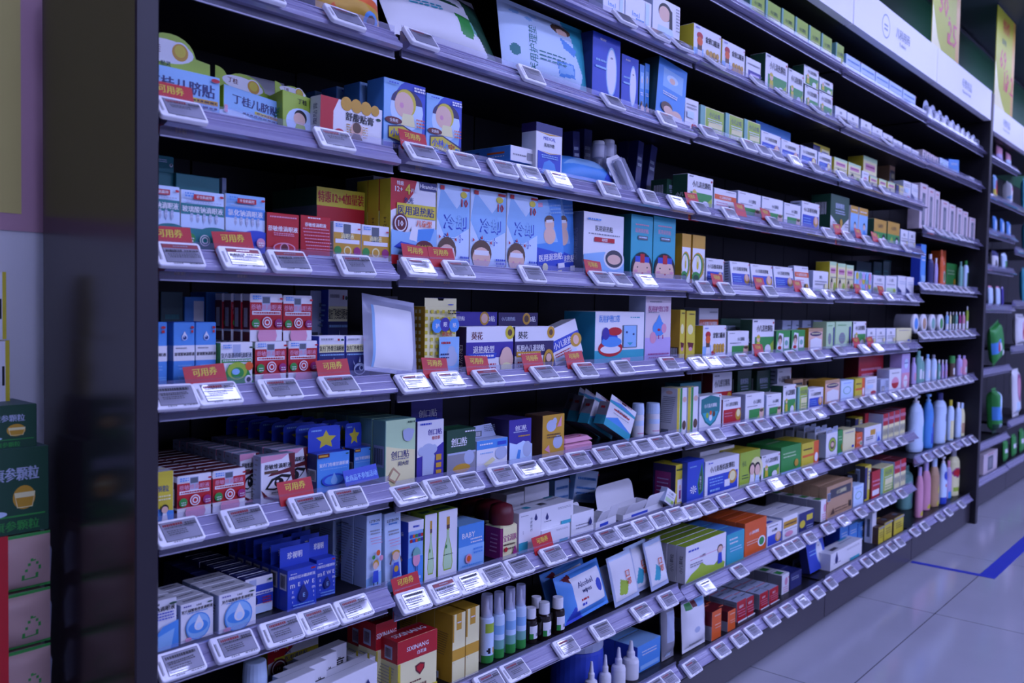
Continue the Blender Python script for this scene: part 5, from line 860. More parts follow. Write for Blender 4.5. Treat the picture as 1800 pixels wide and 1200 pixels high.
def tray(x1, x2, y, st, d, desc, rz=0, back=.06):
    X, Y, z, w_, h = place('b2', 'F', x1, x2, y, st); o = thing('open_tray', '', 'tray', (X, Y, z), (0, 0, rz)); t_ = .0008
    mb = MB(); mb.box(-w_/2, w_/2, 0, d, 0, t_, 'w'); mb.box(-w_/2, w_/2, 0, t_, t_, h, 'w'); mb.box(-w_/2, w_/2, d-t_, d, t_, h, 'w'); mb.box(-w_/2, -w_/2+t_, t_, d-t_, t_, h, 'w'); mb.box(w_/2-t_, w_/2, t_, d-t_, t_, h, 'w')
    mb.box(-w_*.3, w_*.1, -.0004, 0, h*.2, h*.6, 'b'); obj('box', mb, o)
    def flap(nm, x0, x1_, yy, hh, tilt):
        m2 = MB(); r = (x1_-x0)*.12; n = 6
        pts = [(x0, 0), (x1_, 0), (x1_, hh-r)]+[(x1_-r+r*math.cos(a*PI/2/n), hh-r+r*math.sin(a*PI/2/n)) for a in range(1, n+1)]+[(x0+r-r*math.sin(a*PI/2/n), hh-r+r*math.cos(a*PI/2/n)) for a in range(0, n)]+[(x0, hh-r)]
        m2.prism(pts, 0, .0008, 'w'); obj(nm, m2, o, (0, yy, h), (tilt, 0, 0))
    flap('back_flap', -w_*.45, w_*.45, d, back, -.2); flap('front_flap', -w_*.48, -.02*w_, -.0004, .03, .5); flap('front_flap', .02*w_, w_*.48, -.0004, .034, .35)
    REG.append((o, desc, 'b2', 'F', 0))
tray(1092, 1168, 905, .03, .08, 'opened white carton tray with raised rounded flaps', .05, .055)
tray(1044, 1086, 918, .028, .1, 'opened white carton tray lying flat', .1, .02)
C('b2', 'F', 1166, 1184, 872, 'whitegreen', 'small white and green carton leaning against a purple one', s=.016, d=.02, ry=.5)
C('b2', 'F', 1187, 1205, 818, 'yelpur', 'yellow and purple oral liquid carton', s=.04, d=.07)
C('b2', 'F', 1208, 1237, 813, 'leaf', 'royal blue carton with green leaf and daisy', s=.024, d=.05)
# ninth shelf, second bay
C('b2', 'G', 795, 817.5, 1082, 'yw', 'cream and mustard carton in standing pair', s=.02, d=.05, n=2)
C('b2', 'G', 818.5, 842, 1072, 'yw', 'cream and mustard carton in standing pair', s=.02, d=.05, n=1)
for i, (a, b_, y) in enumerate(((842, 868, 1064), (865, 887, 1058), (885, 907, 1050), (904, 925, 1044))):
    B('b2', 'G', a, b_, y, 'cyl', 'i', 'w', 'r 0 .4 1 .56 s;r 0 .3 1 .4 i;r 0 .16 1 .3 j;r 0 0 1 .16 g' if i else 'r 0 .1 1 .7 i;r .1 .5 .9 .66 l;r 0 0 1 .12 g;e .3 .2 .12 .04 k;e .7 .2 .14 .06 Y', 'slim mosquito spray bottle with meadow print' if i else 'slim white spray bottle with cartoon print', st=.03, sy=1, over='film')
for i, (a, b_, y, st) in enumerate(((920, 945, 1079, .02), (943, 969, 1070, .02), (967, 993, 1061, .02), (930, 954, 1059, .06))):
    B('b2', 'G', a, b_, y, 'med', 'amber', 'w', 'r .1 .12 .95 .5 w;r .1 .12 .3 .3 g;r .5 .2 .9 .3 e', 'dark brown medicine bottle with white screw cap', st=st, sy=1)
for i, (a, b_, y, st) in enumerate(((994, 1070, 1022, .036), (968, 1040, 1016, .09), (960, 1036, 1010, .15))):
    P('b2', 'G', a, b_, y, 'b', 'r 0 0 1 1 c;p b 0,0 .4,0 .2,.3;p R .1,.9 .3,.95 .25,.75;r .24 .18 .92 .86 w;t .5 .68 .12 n Alcohol .4;t .5 .52 .12 n wipes .36;z .35 .34 .5 1 .04 .1 r;e .8 .5 .08 .14 b;z .35 .24 .45 1 .05 .1 b', 'blue and white pack of alcohol wipes', t=.036, rx=-.3, ry=-.08, st=st, name='wipes_pack', yb=None, seed=i+2)
for i, (a, b_, y, st) in enumerate(((1146, 1192, 958, .03), (1112, 1150, 966, .05), (1082, 1125, 985, .03), (1066, 1100, 1000, .06))):
    P('b2', 'G', a, b_, y, 'f', 'r .06 .1 .94 .9 w;p q .2,.2 .5,.15 .6,.4 .4,.5;r .06 .9 .94 1 i' if i < 2 else 'r .06 .1 .94 .9 w;p l .2,.2 .5,.15 .6,.4 .3,.5;r .06 .9 .94 1 i', 'white hanging sachet with orange characters', t=.014, rx=-.22, ry=-.06, st=st, name='sachet', seed=20+i)
    REG[-1][0]['n'] = 0; del REG[-1][0]['n']
    mb = MB(); h = REG[-1][0].dimensions.z; w_ = REG[-1][0].dimensions.x
    art(mb, 't .6 .66 .2 o 口 .6;t .64 .42 .2 o 罩 .6', .05, .08, Vector((-.02, -.0095, .014)), X_, Z_, -Y_); obj('printed_mark', mb, REG[-1][0])
C('b3', 'G', 1205, 1276, 962, 'ykid', 'white and yellow carton with child standing on hills', s=.022, d=.028, n=4)
# base shelf, second and third bays
for i, (a, b_, y) in enumerate(((1030, 1048, 1175), (1055, 1072, 1163), (1077, 1097, 1152), (1097, 1120, 1142))):
    B('b2', 'H', a, b_, y, 'noz', 'w', 'w', '', 'white plastic bottle with pointed nozzle', st=.03, sy=1)
C('b2', 'H', 1120, 1168, 1138, 'bluebox', 'blue carton behind the white nozzle bottles', s=.05, d=.07, n=1)
B('b2', 'H', 965, 1062, 1148, 'jar', 'b', 'f', '', 'blue tub with grey lid', st=.06, sy=1, name='tub')
C('b2', 'H', 1030, 1062, 1090, 'nursery', 'pale blue carton leaning at the back of base shelf', s=.16, d=.03)
P('b2', 'H', 1160, 1185, 1060, 'e', 'r .2 .3 .8 .8 f;r .3 .05 .7 .12 i', 'grey and white stand-up pouch', t=.03, rx=-.05, st=.05, name='pouch')
P('b3', 'H', 1200, 1240, 1062, 'w', 'r .1 .82 .35 .96 g;r .36 .84 .55 .98 R;r .56 .82 .95 .96 s;p p .8,.4 .95,.4 .9,.75;e .45 .4 .1 .06 f;z .2 .12 .7 1 .03 .05 e', 'white stand-up pouch with colourful letters along its top', t=.035, rx=-.06, st=.035, name='pouch')
C('b3', 'H', 1251, 1268, 1077, 'orangemini', 'small orange and grey carton', s=.024, d=.04, n=2)
C('b3', 'H', 1279, 1293, 1076, 'orangemini', 'small orange and grey carton', s=.024, d=.04, n=2)
for a, b_, y in ((1295, 1311, 1059), (1312, 1325, 1052), (1335, 1350, 1045), (1352, 1368, 1037)):
    C('b3', 'H', a, b_, y, 'redwhite', 'white and red cold remedy carton', s=.04, d=.045, n=3)
C('b3', 'H', 1374, 1387, 1012, 'whitered', 'white carton with red emblem', s=.05, d=.05, n=3)
C('b3', 'H', 1389, 1409, 1010, 'navydark', 'blue violet carton with small print', s=.05, d=.05, n=1)
C('b3', 'H', 1395, 1424, 985, 'greyback', 'plain grey divider card', s=.14, d=.004)
C('b3', 'H', 1425, 1455, 955, 'thermo', 'blue and white gradient carton leaning back', s=.06, d=.03, rx=-.2)

# ---- third and fourth bays
for i in range(7):
    a = [1318, 1346, 1374, 1398, 1422, 1444, 1464][i]; b_ = [1344, 1372, 1396, 1420, 1442, 1462, 1483][i]; y = [-20, -3, 13, 28, 43, 57, 70][i]
    C('b3' if i < 6 else 'b4', 'Y', a, b_, y, 'limebox', 'lime and green carton high up', d=.05)
for i in range(5):
    a, b_ = [(1487, 1512), (1513, 1538), (1539, 1562), (1563, 1586), (1587, 1609)][i]; y = [93, 109, 125, 140, 155][i]
    C('b4' if i < 5 else 'b5', 'Y', a, b_, y, 'nursery', 'pale blue flat carton in a long row', d=.05)
C('b3', 'Z', 1219, 1267, 39, 'pill', 'white carton with red-capped bottle and gold pills', d=.05, n=1)
C('b3', 'Z', 1269, 1309, 67, 'pill', 'white carton with red-capped bottle and gold pills', d=.05)
C('b3', 'Z', 1311, 1337, 98, 'purple', 'white carton with violet panel', d=.04)
C('b3', 'Z', 1345, 1384, 91, 'xer', 'white and green granule carton with child', d=.05)
C('b3', 'Z', 1385, 1412, 118, 'xer', 'white and green granule carton with child', d=.05)
for a, b_, yt, yb in ((1414, 1438, 148, None), (1439, 1463, 158, None), (1413, 1439, 112, 146), (1440, 1464, 134, 157)):
    C('b3', 'Z', a, b_, yt, 'xer', 'small white and green granule carton', d=.04, yb=yb)
for i, a in enumerate((1468, 1489, 1513, 1533, 1552, 1570, 1588, 1603)):
    C('b4', 'Z', a, a+[20, 20, 19, 18, 17, 16, 14, 12][i], [185, 196, 208, 220, 232, 243, 253, 261][i], 'smallwhite', 'small white granule carton', d=.05)
for i, (a, b_, y) in enumerate(((1231, 1272, 183), (1275, 1306, 197), (1308, 1336, 208))): C('b3', 'A', a, b_, y, 'minty', 'pale yellow and mint syrup carton', d=.04)
C('b3', 'A', 1337.5, 1372, 228, 'xblue', 'white carton with blue panel and yellow baby', d=.045); C('b3', 'A', 1373, 1405, 243, 'xblue', 'white carton with blue panel and yellow baby', d=.045)
C('b3', 'A', 1328, 1389, 210, 'bluebox', 'light blue carton behind the white and blue pair', s=.1, d=.05)
C('b3', 'A', 1407, 1436, 254, 'xblue2', 'white carton with blue band and baby', d=.04); C('b3', 'A', 1438, 1464, 266, 'xblue2', 'white carton with blue band and baby', d=.04)
C('b3', 'A', 1415, 1458, 244, 'yelblue', 'yellow carton lying behind', s=.09, d=.05)
C('b4', 'A', 1466, 1489, 275, 'yellowlady', 'cream carton with pink title and lady', d=.04); C('b4', 'A', 1491, 1513, 284, 'yellowlady', 'cream carton with pink title and lady', d=.04)
C('b4', 'A', 1515, 1527, 299, 'whiteball', 'white carton with red ball', d=.03)
C('b4', 'A', 1517, 1541, 272, 'yellowlady', 'tall yellow and green carton behind', s=.06, d=.06)
for i, a in enumerate((1529, 1545, 1560, 1575)): C('b4', 'A', a, a+13, 308+i*5, 'yellowlady' if i < 3 else 'yelblue', 'small yellow and pink carton', d=.04)
C('b4', 'A', 1563, 1586, 287, 'kraft', 'brown carton in shadow at the back', s=.12, d=.05)
C('b4', 'A', 1588, 1601, 316, 'whred', 'white and pink carton', d=.04); C('b4', 'A', 1602, 1615, 321, 'navywhite', 'white carton with navy corner', d=.04)
C('b3', 'B', 1208, 1253, 304, 'xer', 'white and green granule carton with large child', d=.045)
C('b3', 'B', 1255, 1294, 329, 'xtan', 'white granule carton with red band', d=.04)
C('b3', 'B', 1297, 1337, 334, 'xer2', 'white carton with plain green panel', d=.035); C('b3', 'B', 1339, 1376, 344, 'xer2', 'white carton with plain green panel', d=.035); C('b3', 'B', 1378, 1407, 355, 'xer2', 'white carton with plain green panel', d=.035)
C('b3', 'B', 1409, 1440, 352, 'xblue', 'white and slate blue carton', d=.04)
C('b3', 'B', 1455, 1492, 338, 'bigG', 'large white and deep green spleen granule carton', d=.07)
C('b4', 'B', 1495, 1508, 360, 'girl', 'light blue carton with gold top and girl', d=.04); C('b4', 'B', 1510, 1525, 364, 'girl', 'light blue carton with gold top and girl', d=.04)
C('b4', 'B', 1536, 1558, 383, 'og', 'orange and green calcium carton', d=.04); C('b4', 'B', 1560, 1581, 388, 'og', 'orange and green calcium carton', d=.04)
C('b4', 'B', 1583, 1596, 402, 'smallwhite', 'small white carton at the shelf end', d=.04); C('b4', 'B', 1597, 1609, 405, 'smallwhite', 'small white carton at the shelf end', d=.04)
C('b3', 'C', 1217, 1239, 412, 'tube_ad', 'tall white carton with gold top and green swirl', d=.04)
C('b3', 'C', 1241, 1272, 453, 'xblue', 'white and blue granule carton with baby', d=.03)
for a, b_, y in ((1287, 1321, 459), (1323, 1361, 464), (1363, 1397, 468)): C('b3', 'C', a, b_, y, 'xblue', 'white and blue granule carton tilted back', d=.02, rx=-.12, n=1)
C('b3', 'C', 1399, 1424, 467, 'xtan', 'white and tan granule carton tilted back', d=.02, rx=-.1)
for i, a in enumerate((1426, 1431)): C('b3', 'C', a+3, a+30, 475, 'smallwhite', 'white carton, slim and plain', d=.02, s=.02+.022*i)
C('b4', 'C', 1458, 1470, 459, 'yellowlady', 'cream and yellow carton with small figure', d=.05); C('b4', 'C', 1472, 1486, 462, 'yellowlady', 'cream and yellow carton with small figure', d=.05); C('b4', 'C', 1487, 1500, 465, 'yellowlady', 'cream and yellow carton with small figure', d=.05)
C('b4', 'C', 1502, 1532, 476, 'pinkgrid', 'pale carton patterned with pastel circles', d=.05)
C('b4', 'C', 1535, 1555, 483, 'whitegreen', 'white and pale green carton', d=.05); C('b4', 'C', 1557, 1576, 484, 'whitegreen', 'white and pale green carton', d=.05)
C('b4', 'C', 1578, 1592, 484, 'navywhite', 'white carton with navy swoosh', d=.05); C('b4', 'C', 1593, 1606, 486, 'navywhite', 'white carton with navy swoosh', d=.05)
for i, a in enumerate((1505, 1535, 1563)): C('b4', 'C', a, a+26, 458+i, 'darkteal', 'dark teal carton at the back', s=.16, d=.05)
# sixth shelf
C('b3', 'D', 1235, 1276, 572, 'pill', 'white carton with red-capped bottle and gold pills', d=.04)
C('b3', 'D', 1228, 1262, 541, 'xtan', 'grey white carton stacked behind', s=.1, d=.05)
C('b3', 'D', 1279, 1316, 582, 'xer2', 'white carton with yellow edge', d=.04)
C('b3', 'D', 1322, 1361, 561, 'xer', 'tall white and green granule carton', d=.04, s=.03)
for i, a in enumerate((1267, 1304)): C('b3', 'D', a, a+34, 560, 'bigG', 'dark green carton standing at the back', s=.11, d=.05)
C('b3', 'D', 1364, 1389, 581, 'green_cow', 'green carton with white panel and animal', d=.04); C('b3', 'D', 1391, 1415, 580, 'green_cow', 'green carton with white panel and animal', d=.04)
C('b3', 'D', 1421, 1446, 577, 'tan', 'beige carton with white cup', d=.04)
for i, a in enumerate((1375, 1392, 1410, 1430)): C('b3', 'D', a, a+15, 563, 'greyback', 'dim grey carton at the back', s=.12, d=.05)
C('b4', 'D', 1448, 1467, 566, 'palegreen', 'pale green carton with violet strip', d=.05); C('b4', 'D', 1469, 1497, 565, 'palegreen', 'pale green carton with violet strip', d=.05)
C('b4', 'D', 1499, 1522, 565, 'xer', 'white and green granule carton with child', d=.05)
for a, b_ in ((1524, 1539), (1540, 1556), (1558, 1574)): C('b4', 'D', a, b_, 577, 'smallwhite', 'small white carton with blue print', d=.04)
C('b4', 'D', 1576, 1602, 577, 'palecard', 'pale yellow carton', d=.04)
# seventh shelf
C('b3', 'E', 1229, 1268, 697, 'shield', 'white granule carton with large teal shield', d=.04)
C('b3', 'E', 1195, 1232, 674, 'tealbox', 'teal carton standing behind the shield one', s=.09, d=.05)
C('b3', 'E', 1270, 1302, 702, 'xred', 'white and red cold granule carton', d=.035, n=1)
C('b3', 'E', 1252, 1286, 656, 'xred', 'white and red cold granule carton, higher at the back', d=.035, s=.09, n=2)
C('b3', 'E', 1310, 1343, 693, 'xer2', 'white granule carton with green side', d=.045)
C('b3', 'E', 1347, 1373, 694, 'xer2', 'short white and green carton', d=.045)
C('b3', 'E', 1376, 1399, 678, 'xer', 'white and green carton with child', d=.04)
C('b3', 'E', 1402, 1419, 680, 'minty', 'yellow and green carton', d=.04)
C('b3', 'E', 1421, 1447, 684, 'xblue', 'white carton with slate picture', d=.04)
C('b4', 'E', 1450, 1476, 669, 'tan', 'beige carton with cup and violet arch', d=.06)
C('b4', 'E', 1478, 1500, 670, 'paleblue', 'pale mint carton', d=.04)
C('b4', 'E', 1503, 1520, 666, 'yelor', 'yellow and orange carton', d=.04); C('b4', 'E', 1521, 1541, 664, 'whred', 'white carton with small figures', d=.04)
for i, a in enumerate((1296, 1330)): C('b3', 'E', a, a+24, 652, 'bigG', 'dark green flat carton in shadow', s=.14, d=.06)
C('b3', 'E', 1366, 1390, 648, 'xblue', 'white carton high at the back', s=.12, d=.04)
for i, a in enumerate((1393, 1412, 1430)): C('b3', 'E', a, a+18, 668, 'kraft', 'brown carton in a row behind', s=.09, d=.05)
C('b4', 'E', 1509, 1552, 627, 'redlong', 'red carton stacked high at the back', s=.09, d=.06)
C('b4', 'E', 1548, 1562, 667, 'greyback', 'grey and white carton beside the red cup box', d=.04)
C('b4', 'E', 1563, 1584, 650, 'whiteball', 'white carton with red fruit', d=.05)
C('b4', 'E', 1585, 1599, 622, 'pinkbox', 'tall lilac and pink carton', d=.05)
# eighth shelf
C('b3', 'F', 1239, 1299, 812, 'xblue2', 'white and blue cold granule carton with yellow lion', d=.05)
C('b3', 'F', 1230, 1290, 795, 'wplain', 'white flat carton behind the lion one', s=.09, d=.06)
C('b3', 'F', 1300.5, 1336, 797, 'ygkids', 'lime carton with two dark-haired children', d=.09)
C('b3', 'F', 1338, 1371, 802, 'xer', 'white and green granule carton beside the lime one', d=.06)
C('b3', 'F', 1373, 1408, 787, 'greenflat', 'plain green granule carton', d=.12)
C('b3', 'F', 1409, 1439, 781, 'yelor', 'yellow and orange carton with white oval', d=.12)
C('b4', 'F', 1452, 1472, 763, 'oval', 'white carton with green oval picture', d=.03, n=4, step=.04, head=('hang_tab', 'greyback', .022, EURO, .02), name='hang_carton')
C('b4', 'F', 1473, 1481, 757, 'greenflat', 'narrow bright green carton', d=.05)
C('b4', 'F', 1482, 1503, 757, 'palecard', 'cream carton with small violet print', d=.05)
C('b4', 'F', 1505, 1516, 762, 'orange', 'narrow orange carton', d=.04)
C('b4', 'F', 1519, 1549, 752, 'whiteyel', 'white carton with yellow label', d=.05)
C('b4', 'F', 1520, 1546, 727, 'redlong', 'dark red carton standing behind the white one', s=.08, d=.08)
C('b4', 'F', 1503, 1518, 735, 'yelblue', 'yellow and white carton at the back', s=.09, d=.04)
for i, a in enumerate((1552, 1562, 1572, 1582)): C('b4', 'F', a, a+9, 728-i*3, 'reddog', 'narrow red and cream carton with bottles', d=.06)
# ninth shelf
C('b3', 'G', 1277.5, 1308, 941, 'tealflat', 'steel blue carton', d=.05, n=2)
C('b3', 'G', 1309, 1347, 921, 'orange', 'bright orange lung granule carton', d=.03, n=4)
C('b3', 'G', 1348, 1374, 925, 'whitebaby', 'white and blue carton with baby portrait', d=.045, n=3)
C('b3', 'G', 1376, 1402, 911, 'whiteor', 'white carton with gold band', d=.045, n=3)
C('b3', 'G', 1404, 1431, 904, 'blueyel', 'white and navy carton with yellow discs', d=.045, n=2)
C('b4', 'G', 1432, 1455, 885, 'whitered', 'white carton with faint red print', d=.05, n=3)
C('b4', 'G', 1453, 1498, 857, 'kraft', 'brown kraft granule carton with dark title panel', s=.02, d=.03, n=6)
C('b4', 'G', 1500, 1518, 856, 'paleblue', 'pale blue carton with ring emblem', d=.04)
C('b4', 'G', 1506, 1519, 833, 'yelblue', 'yellow and navy carton, hinder one', s=.06, d=.04); C('b4', 'G', 1520, 1531, 820, 'yelblue', 'yellow and navy carton, front one', s=.03, d=.04)
C('b4', 'G', 1532, 1547, 830, 'redlong', 'red carton', d=.05); C('b4', 'G', 1548, 1570, 824, 'minty', 'yellow and green carton', d=.05)
C('b4', 'G', 1572, 1582, 812, 'reddog', 'red and yellow carton', d=.06, n=1); C('b4', 'G', 1583, 1592, 808, 'reddog', 'red and yellow carton', d=.06, n=1)
# base shelf, fourth bay
for i, (a, b_) in enumerate(((1476, 1491), (1492, 1507), (1508, 1530))): C('b4', 'H', a, b_, 928-i*4, 'bluebox', 'plain blue carton', s=.09, d=.06)
C('b4', 'H', 1460, 1515, 975, 'wflat', 'white sachet box lying flat', s=.026, d=.055)
C('b4', 'H', 1533, 1540, 903, 'wplain', 'narrow white carton', s=.05, d=.03)
for i, (a, b_) in enumerate(((1544, 1553), (1554, 1568), (1571, 1588))): C('b4', 'H', a, b_, 928-i*8, 'yelbox', 'yellow carton with dark lid', s=.026, d=.05, n=1 if i < 2 else 0)
# ---- fifth bay
for i in range(9):
    a = [1622, 1634, 1646, 1658, 1670, 1680, 1689, 1698, 1707][i]
    X, Y, z, w_, h = place('b5', 'Y', a, a+[11, 11, 11, 11, 9, 8, 8, 8, 8][i], [172, 181, 190, 199, 208, 215, 222, 228, 234][i], .03); h = min(h, .15)
    o = thing('blister_card', '', 'card', (X, Y, z)); n = 8
    mb = MB(); pts = [(-w_/2, 0), (w_/2, 0)]+[(w_/2*math.cos(k*PI/n), h-w_/2+w_/2*math.sin(k*PI/n)) for k in range(n+1)]
    mb.prism(pts, 0, .001, 'f'); obj('backing_card', mb, o); mb = MB(); mb.cbox(-w_*.4, w_*.4, -.02, 0, .005, h*.7, .006, 'clear_box'); obj('blister', mb, o)
    REG.append((o, 'clear blister card with rounded top', 'b5', 'Y', 0))
for i in range(4): C('b5', 'Z', 1622+i*7, 1628+i*7, 262+i*4, 'fork', 'narrow white carton', d=.05)
C('b5', 'Z', 1652, 1667, 276, 'paleblue', 'white and blue carton', d=.05); C('b5', 'Z', 1668, 1686, 279, 'bluebox', 'blue and white carton with angled top', d=.04, ry=-.1); C('b5', 'Z', 1704, 1713, 309, 'wplain', 'small white carton at the panel', d=.04)
for i, (a, b_, y, sc_) in enumerate(((1617, 1630, 320, 0), (1631, 1642, 328, 0), (1643, 1651, 334, 0), (1654, 1667, 350, 0), (1668, 1679, 357, 0), (1682, 1691, 364, 0), (1692, 1701, 370, 0), (1704, 1714, 381, 0))):
    C('b5', 'P', a, b_, y, 'fork', 'lilac carton with grey window', d=.05)
C('b5', 'Q', 1618, 1627, 428, 'bluebox', 'narrow blue and grey tube carton', s=.02, d=.04); 
for i, (a, b_, y, bd, cp, sh) in enumerate(((1628, 1640, 444, 'n', 'w', 'flat'), (1641, 1648, 452, 'L', 'w', 'tall'), (1649, 1658, 437, 'o', 'o', 'flat'))):
    B('b5', 'Q', a, b_, y, sh, bd, cp, '', ('navy bottle with white cap', 'slim lilac bottle', 'orange bottle')[i], st=.03)
C('b5', 'Q', 1652, 1663, 440, 'orange', 'orange and white carton with tapered front', s=.1, d=.04, ry=-.06); C('b5', 'Q', 1666, 1684, 462, 'greenflat', 'dark green carton in shadow', s=.1, d=.05)
B('b5', 'Q', 1684, 1692, 458, 'flat', 'j', 'j', '', 'pale green bottle', st=.04); B('b5', 'Q', 1693, 1703, 456, 'flat', 'i', 'g', 'r .2 .1 .8 .6 G', 'white and dark green bottle', st=.04)
for i, (a, b_, k) in enumerate(((1604, 1617, 'c'), (1618, 1632, 'a'), (1635, 1646, 'j'), (1650, 1660, 'g'))):
    X, Y, z, w_, h = place('b5', 'S', a, b_, 550, .03); r = .042
    o = thing('tub', '', 'tub', (X, Y, z+r)); mb = MB(); mb.lathe([(r*.94, 0), (r*.96, .002), (r*.96, .07)], 'e', seg=24); m1 = obj('tub_body', mb, o, (0, .012, 0), (-PI/2, 0, 0)); mb = MB(); mb.lathe([(r*.9, 0), (r, .002), (r, .012)], 'w', seg=24); mb.lathe([(r*.6, -.0006), (r*.6, 0)], k, seg=24); obj('lid', mb, o, (0, 0, 0), (-PI/2, 0, 0))
    REG.append((o, 'round white powder tub with %s lid centre' % dict(c='blue', a='tan', j='mint', g='green')[k], 'b5', 'S', 0))
for i, (a, b_, k, nm) in enumerate(((1661, 1667, 's', 'sky blue'), (1668, 1672, 'd', 'cream'), (1673, 1677, 'G', 'dark green'), (1678, 1683, 'j', 'mint'), (1684, 1689, 'm', 'magenta'), (1690, 1696, 'p', 'pink'), (1697, 1702, 'l', 'lime'))):
    B('b5', 'S', a, b_, 548 if i < 6 else 538, 'flat', k, 'w', 'r 0 .1 1 .4 w', nm+' and white care bottle', st=.03)
for i, (a, b_, y, bd, cp, k, nm) in enumerate(((1600, 1610, 630, 'L', 'L', 'tall', 'slim lilac bottle'), (1607, 1620, 618, 'j', 'j', 'flat', 'mint green bottle, tall'), (1615, 1624, 628, 'j', 'w', 'flat', 'mint green bottle, shorter'), (1624, 1635, 624, 'i', 's', 'flat', 'white bottle with blue cap'), (1634, 1646, 625, 'i', 'e', 'flat', 'white bottle with grey print'), (1647, 1653, 633, 'j', 'w', 'tall', 'mint and white bottle'), (1654, 1659, 633, 'L', 'w', 'tall', 'pale lilac bottle'), (1660, 1665, 633, 'L', 'w', 'tall', 'pale lilac bottle'), (1667, 1678, 627, 'A', 'g', 'jar', 'brown jar with green lid'), (1679, 1691, 626, 'L', 'L', 'flat', 'lilac bottle with pink foot'), (1692, 1703, 626, 'p', 'L', 'flat', 'pink and lilac bottle'))):
    B('b5', 'E', a, b_, y, k, bd, cp, 'r .2 .15 .8 .45 %s' % ('w' if bd != 'L' else 'p'), nm, st=.03)
for i, (a, b_, y, bd, cp, k, s, nm) in enumerate(((1594, 1622, 702, 'i', 'w', 'pump', 'e .72 .32 .26 .2 q;p r .66,.4 .84,.42 .74,.56', 'large white pump bottle with teal teardrop label'), (1620, 1640, 698, 'c', 's', 'pump', 'p b .3,.1 .9,.1 .8,.5 .4,.4;p r .5,.4 .8,.42 .7,.6', 'large blue pump bottle'), (1638, 1662, 697, 'i', 'n', 'flat', 'e .6 .52 .14 .08 n;p y .5,.05 .9,.05 .8,.3 .6,.3', 'white family bottle with navy cap'), (1663, 1676, 707, 'i', 'y', 'flat', 'r .1 .05 .9 .5 d', 'cream bottle with yellow cap'), (1677, 1689, 711, 'i', 'w', 'flat', 'p c .4,.05 .9,.05 .8,.4;p r .5,.3 .7,.3 .7,.5', 'white bottle with blue drop print'), (1690, 1701, 710, 'd', 'i', 'tall', 'r .1 .1 .9 .4 a', 'slim cream bottle by the dark panel'))):
    B('b5', 'F', a, b_, y, k, bd, cp, s, nm, st=.03)
for i, (a, b_, y, bd, cp, k, s, nm, st) in enumerate(((1608, 1622, 828, 'p', 'L', 'tall', 'r .2 .1 .9 .4 p;e .5 .08 .3 .05 y', 'pink bottle, shorter of two', .03), (1617, 1635, 822, 'p', 'L', 'tall', 'r .2 .1 .9 .4 p;e .5 .08 .3 .05 y', 'pink bottle, taller of two', .05), (1631, 1650, 815, 'a', 'i', 'tall', 'e .6 .35 .2 .08 y;e .6 .08 .3 .06 y', 'amber brown bottle', .03), (1649, 1664, 810, 'i', 'w', 'pump', 'e .5 .6 .36 .1 b;e .4 .4 .14 .04 r;r 0 0 1 .14 b', 'white bottle with blue label and foot', .03), (1660, 1672, 816, 'L', 'p', 'tall', 'r .1 .0 .9 .2 c', 'slim white and pink bottle', .05), (1670, 1692, 798, 'd', 'e', 'flat', 'e .35 .52 .34 .1 m;e .35 .52 .28 .08 r;r .1 .1 .5 .2 l;p A .5,.05 .7,.05 .6,.3', 'large pale yellow bottle with magenta oval', .04))):
    B('b5', 'H', a, b_, y, k, bd, cp, s, nm, st=st)
B('b4', 'H', 1576, 1603, 830, 'flat', 'j', 'j', 'e .7 .2 .18 .1 b;e .7 .2 .1 .06 y', 'large mint green bottle', st=.12)
# ---- farther run: nappies and pads
def PK(row, a, b_, y, base, s, desc, t=.16, st=.02, name='nappy_pack', **k):
    bay = 'b7' if a > 1765 and a != 1775 or row == 'H' else 'b6'; bay = bay if row in ZL[bay] else 'b6'
    Y = YF[bay]+st; z = ZL[bay][row]+.1; X = col_x(b_, Y, z); ky = px_of((X, Y, z))-px_of((X, Y+.1, z))
    t = min(.11, .055*(b_-a)/ky)                       # its thickness shows beside its front
    return P(bay, row, a+ky*t*10, b_, y, base, s, desc, t=t, st=st+t*.5, rx=k.get('rx', -.05), name=name, seed=int(a), ry=k.get('ry', 0))
PK('Y', 1743, 1760, 250, 'p', 'r 0 .2 1 .5 L', 'pink and lilac pack on the top shelf'); PK('Y', 1761, 1775, 266, 'p', 'r 0 .2 1 .5 i', 'pale pink pack beside the lilac one')
PK('Z', 1741, 1752, 306, 's', 'r 0 0 1 .4 y;e .6 .5 .3 .3 r', 'small pack with red and yellow print'); PK('Z', 1754, 1783, 318, 'w', 'e .7 .7 .2 .1 p;e .2 .3 .2 .1 s', 'crumpled white pack', ry=.1); PK('Z', 1786, 1812, 312, 'q', 'e .5 .5 .2 .2 Y;z .3 .8 .8 3 .04 .1 i', 'bright cyan nappy pack')
for i, a in enumerate((1740, 1753, 1764)): PK('A', a, a+11, 379+i*5, 'c', 'e .5 .5 .3 .3 i;r 0 0 1 .2 s', 'light blue pad pack')
PK('B', 1787, 1815, 388, 'q', 'e .5 .5 .3 .2 d;r .2 .7 .8 .8 i', 'cyan pack with cream oval')
PK('B', 1735, 1752, 440, 'w', 'r 0 .7 1 1 n;e .4 .3 .2 .2 k', 'white pack with navy top'); PK('B', 1754, 1768, 446, 'i', 'r .4 .1 .8 .5 g', 'white and green pack leaning', ry=-.12); PK('C', 1782, 1812, 470, 'q', 'r .3 .5 .9 .8 i;e .3 .3 .2 .1 Y', 'cyan pack with white lettering')
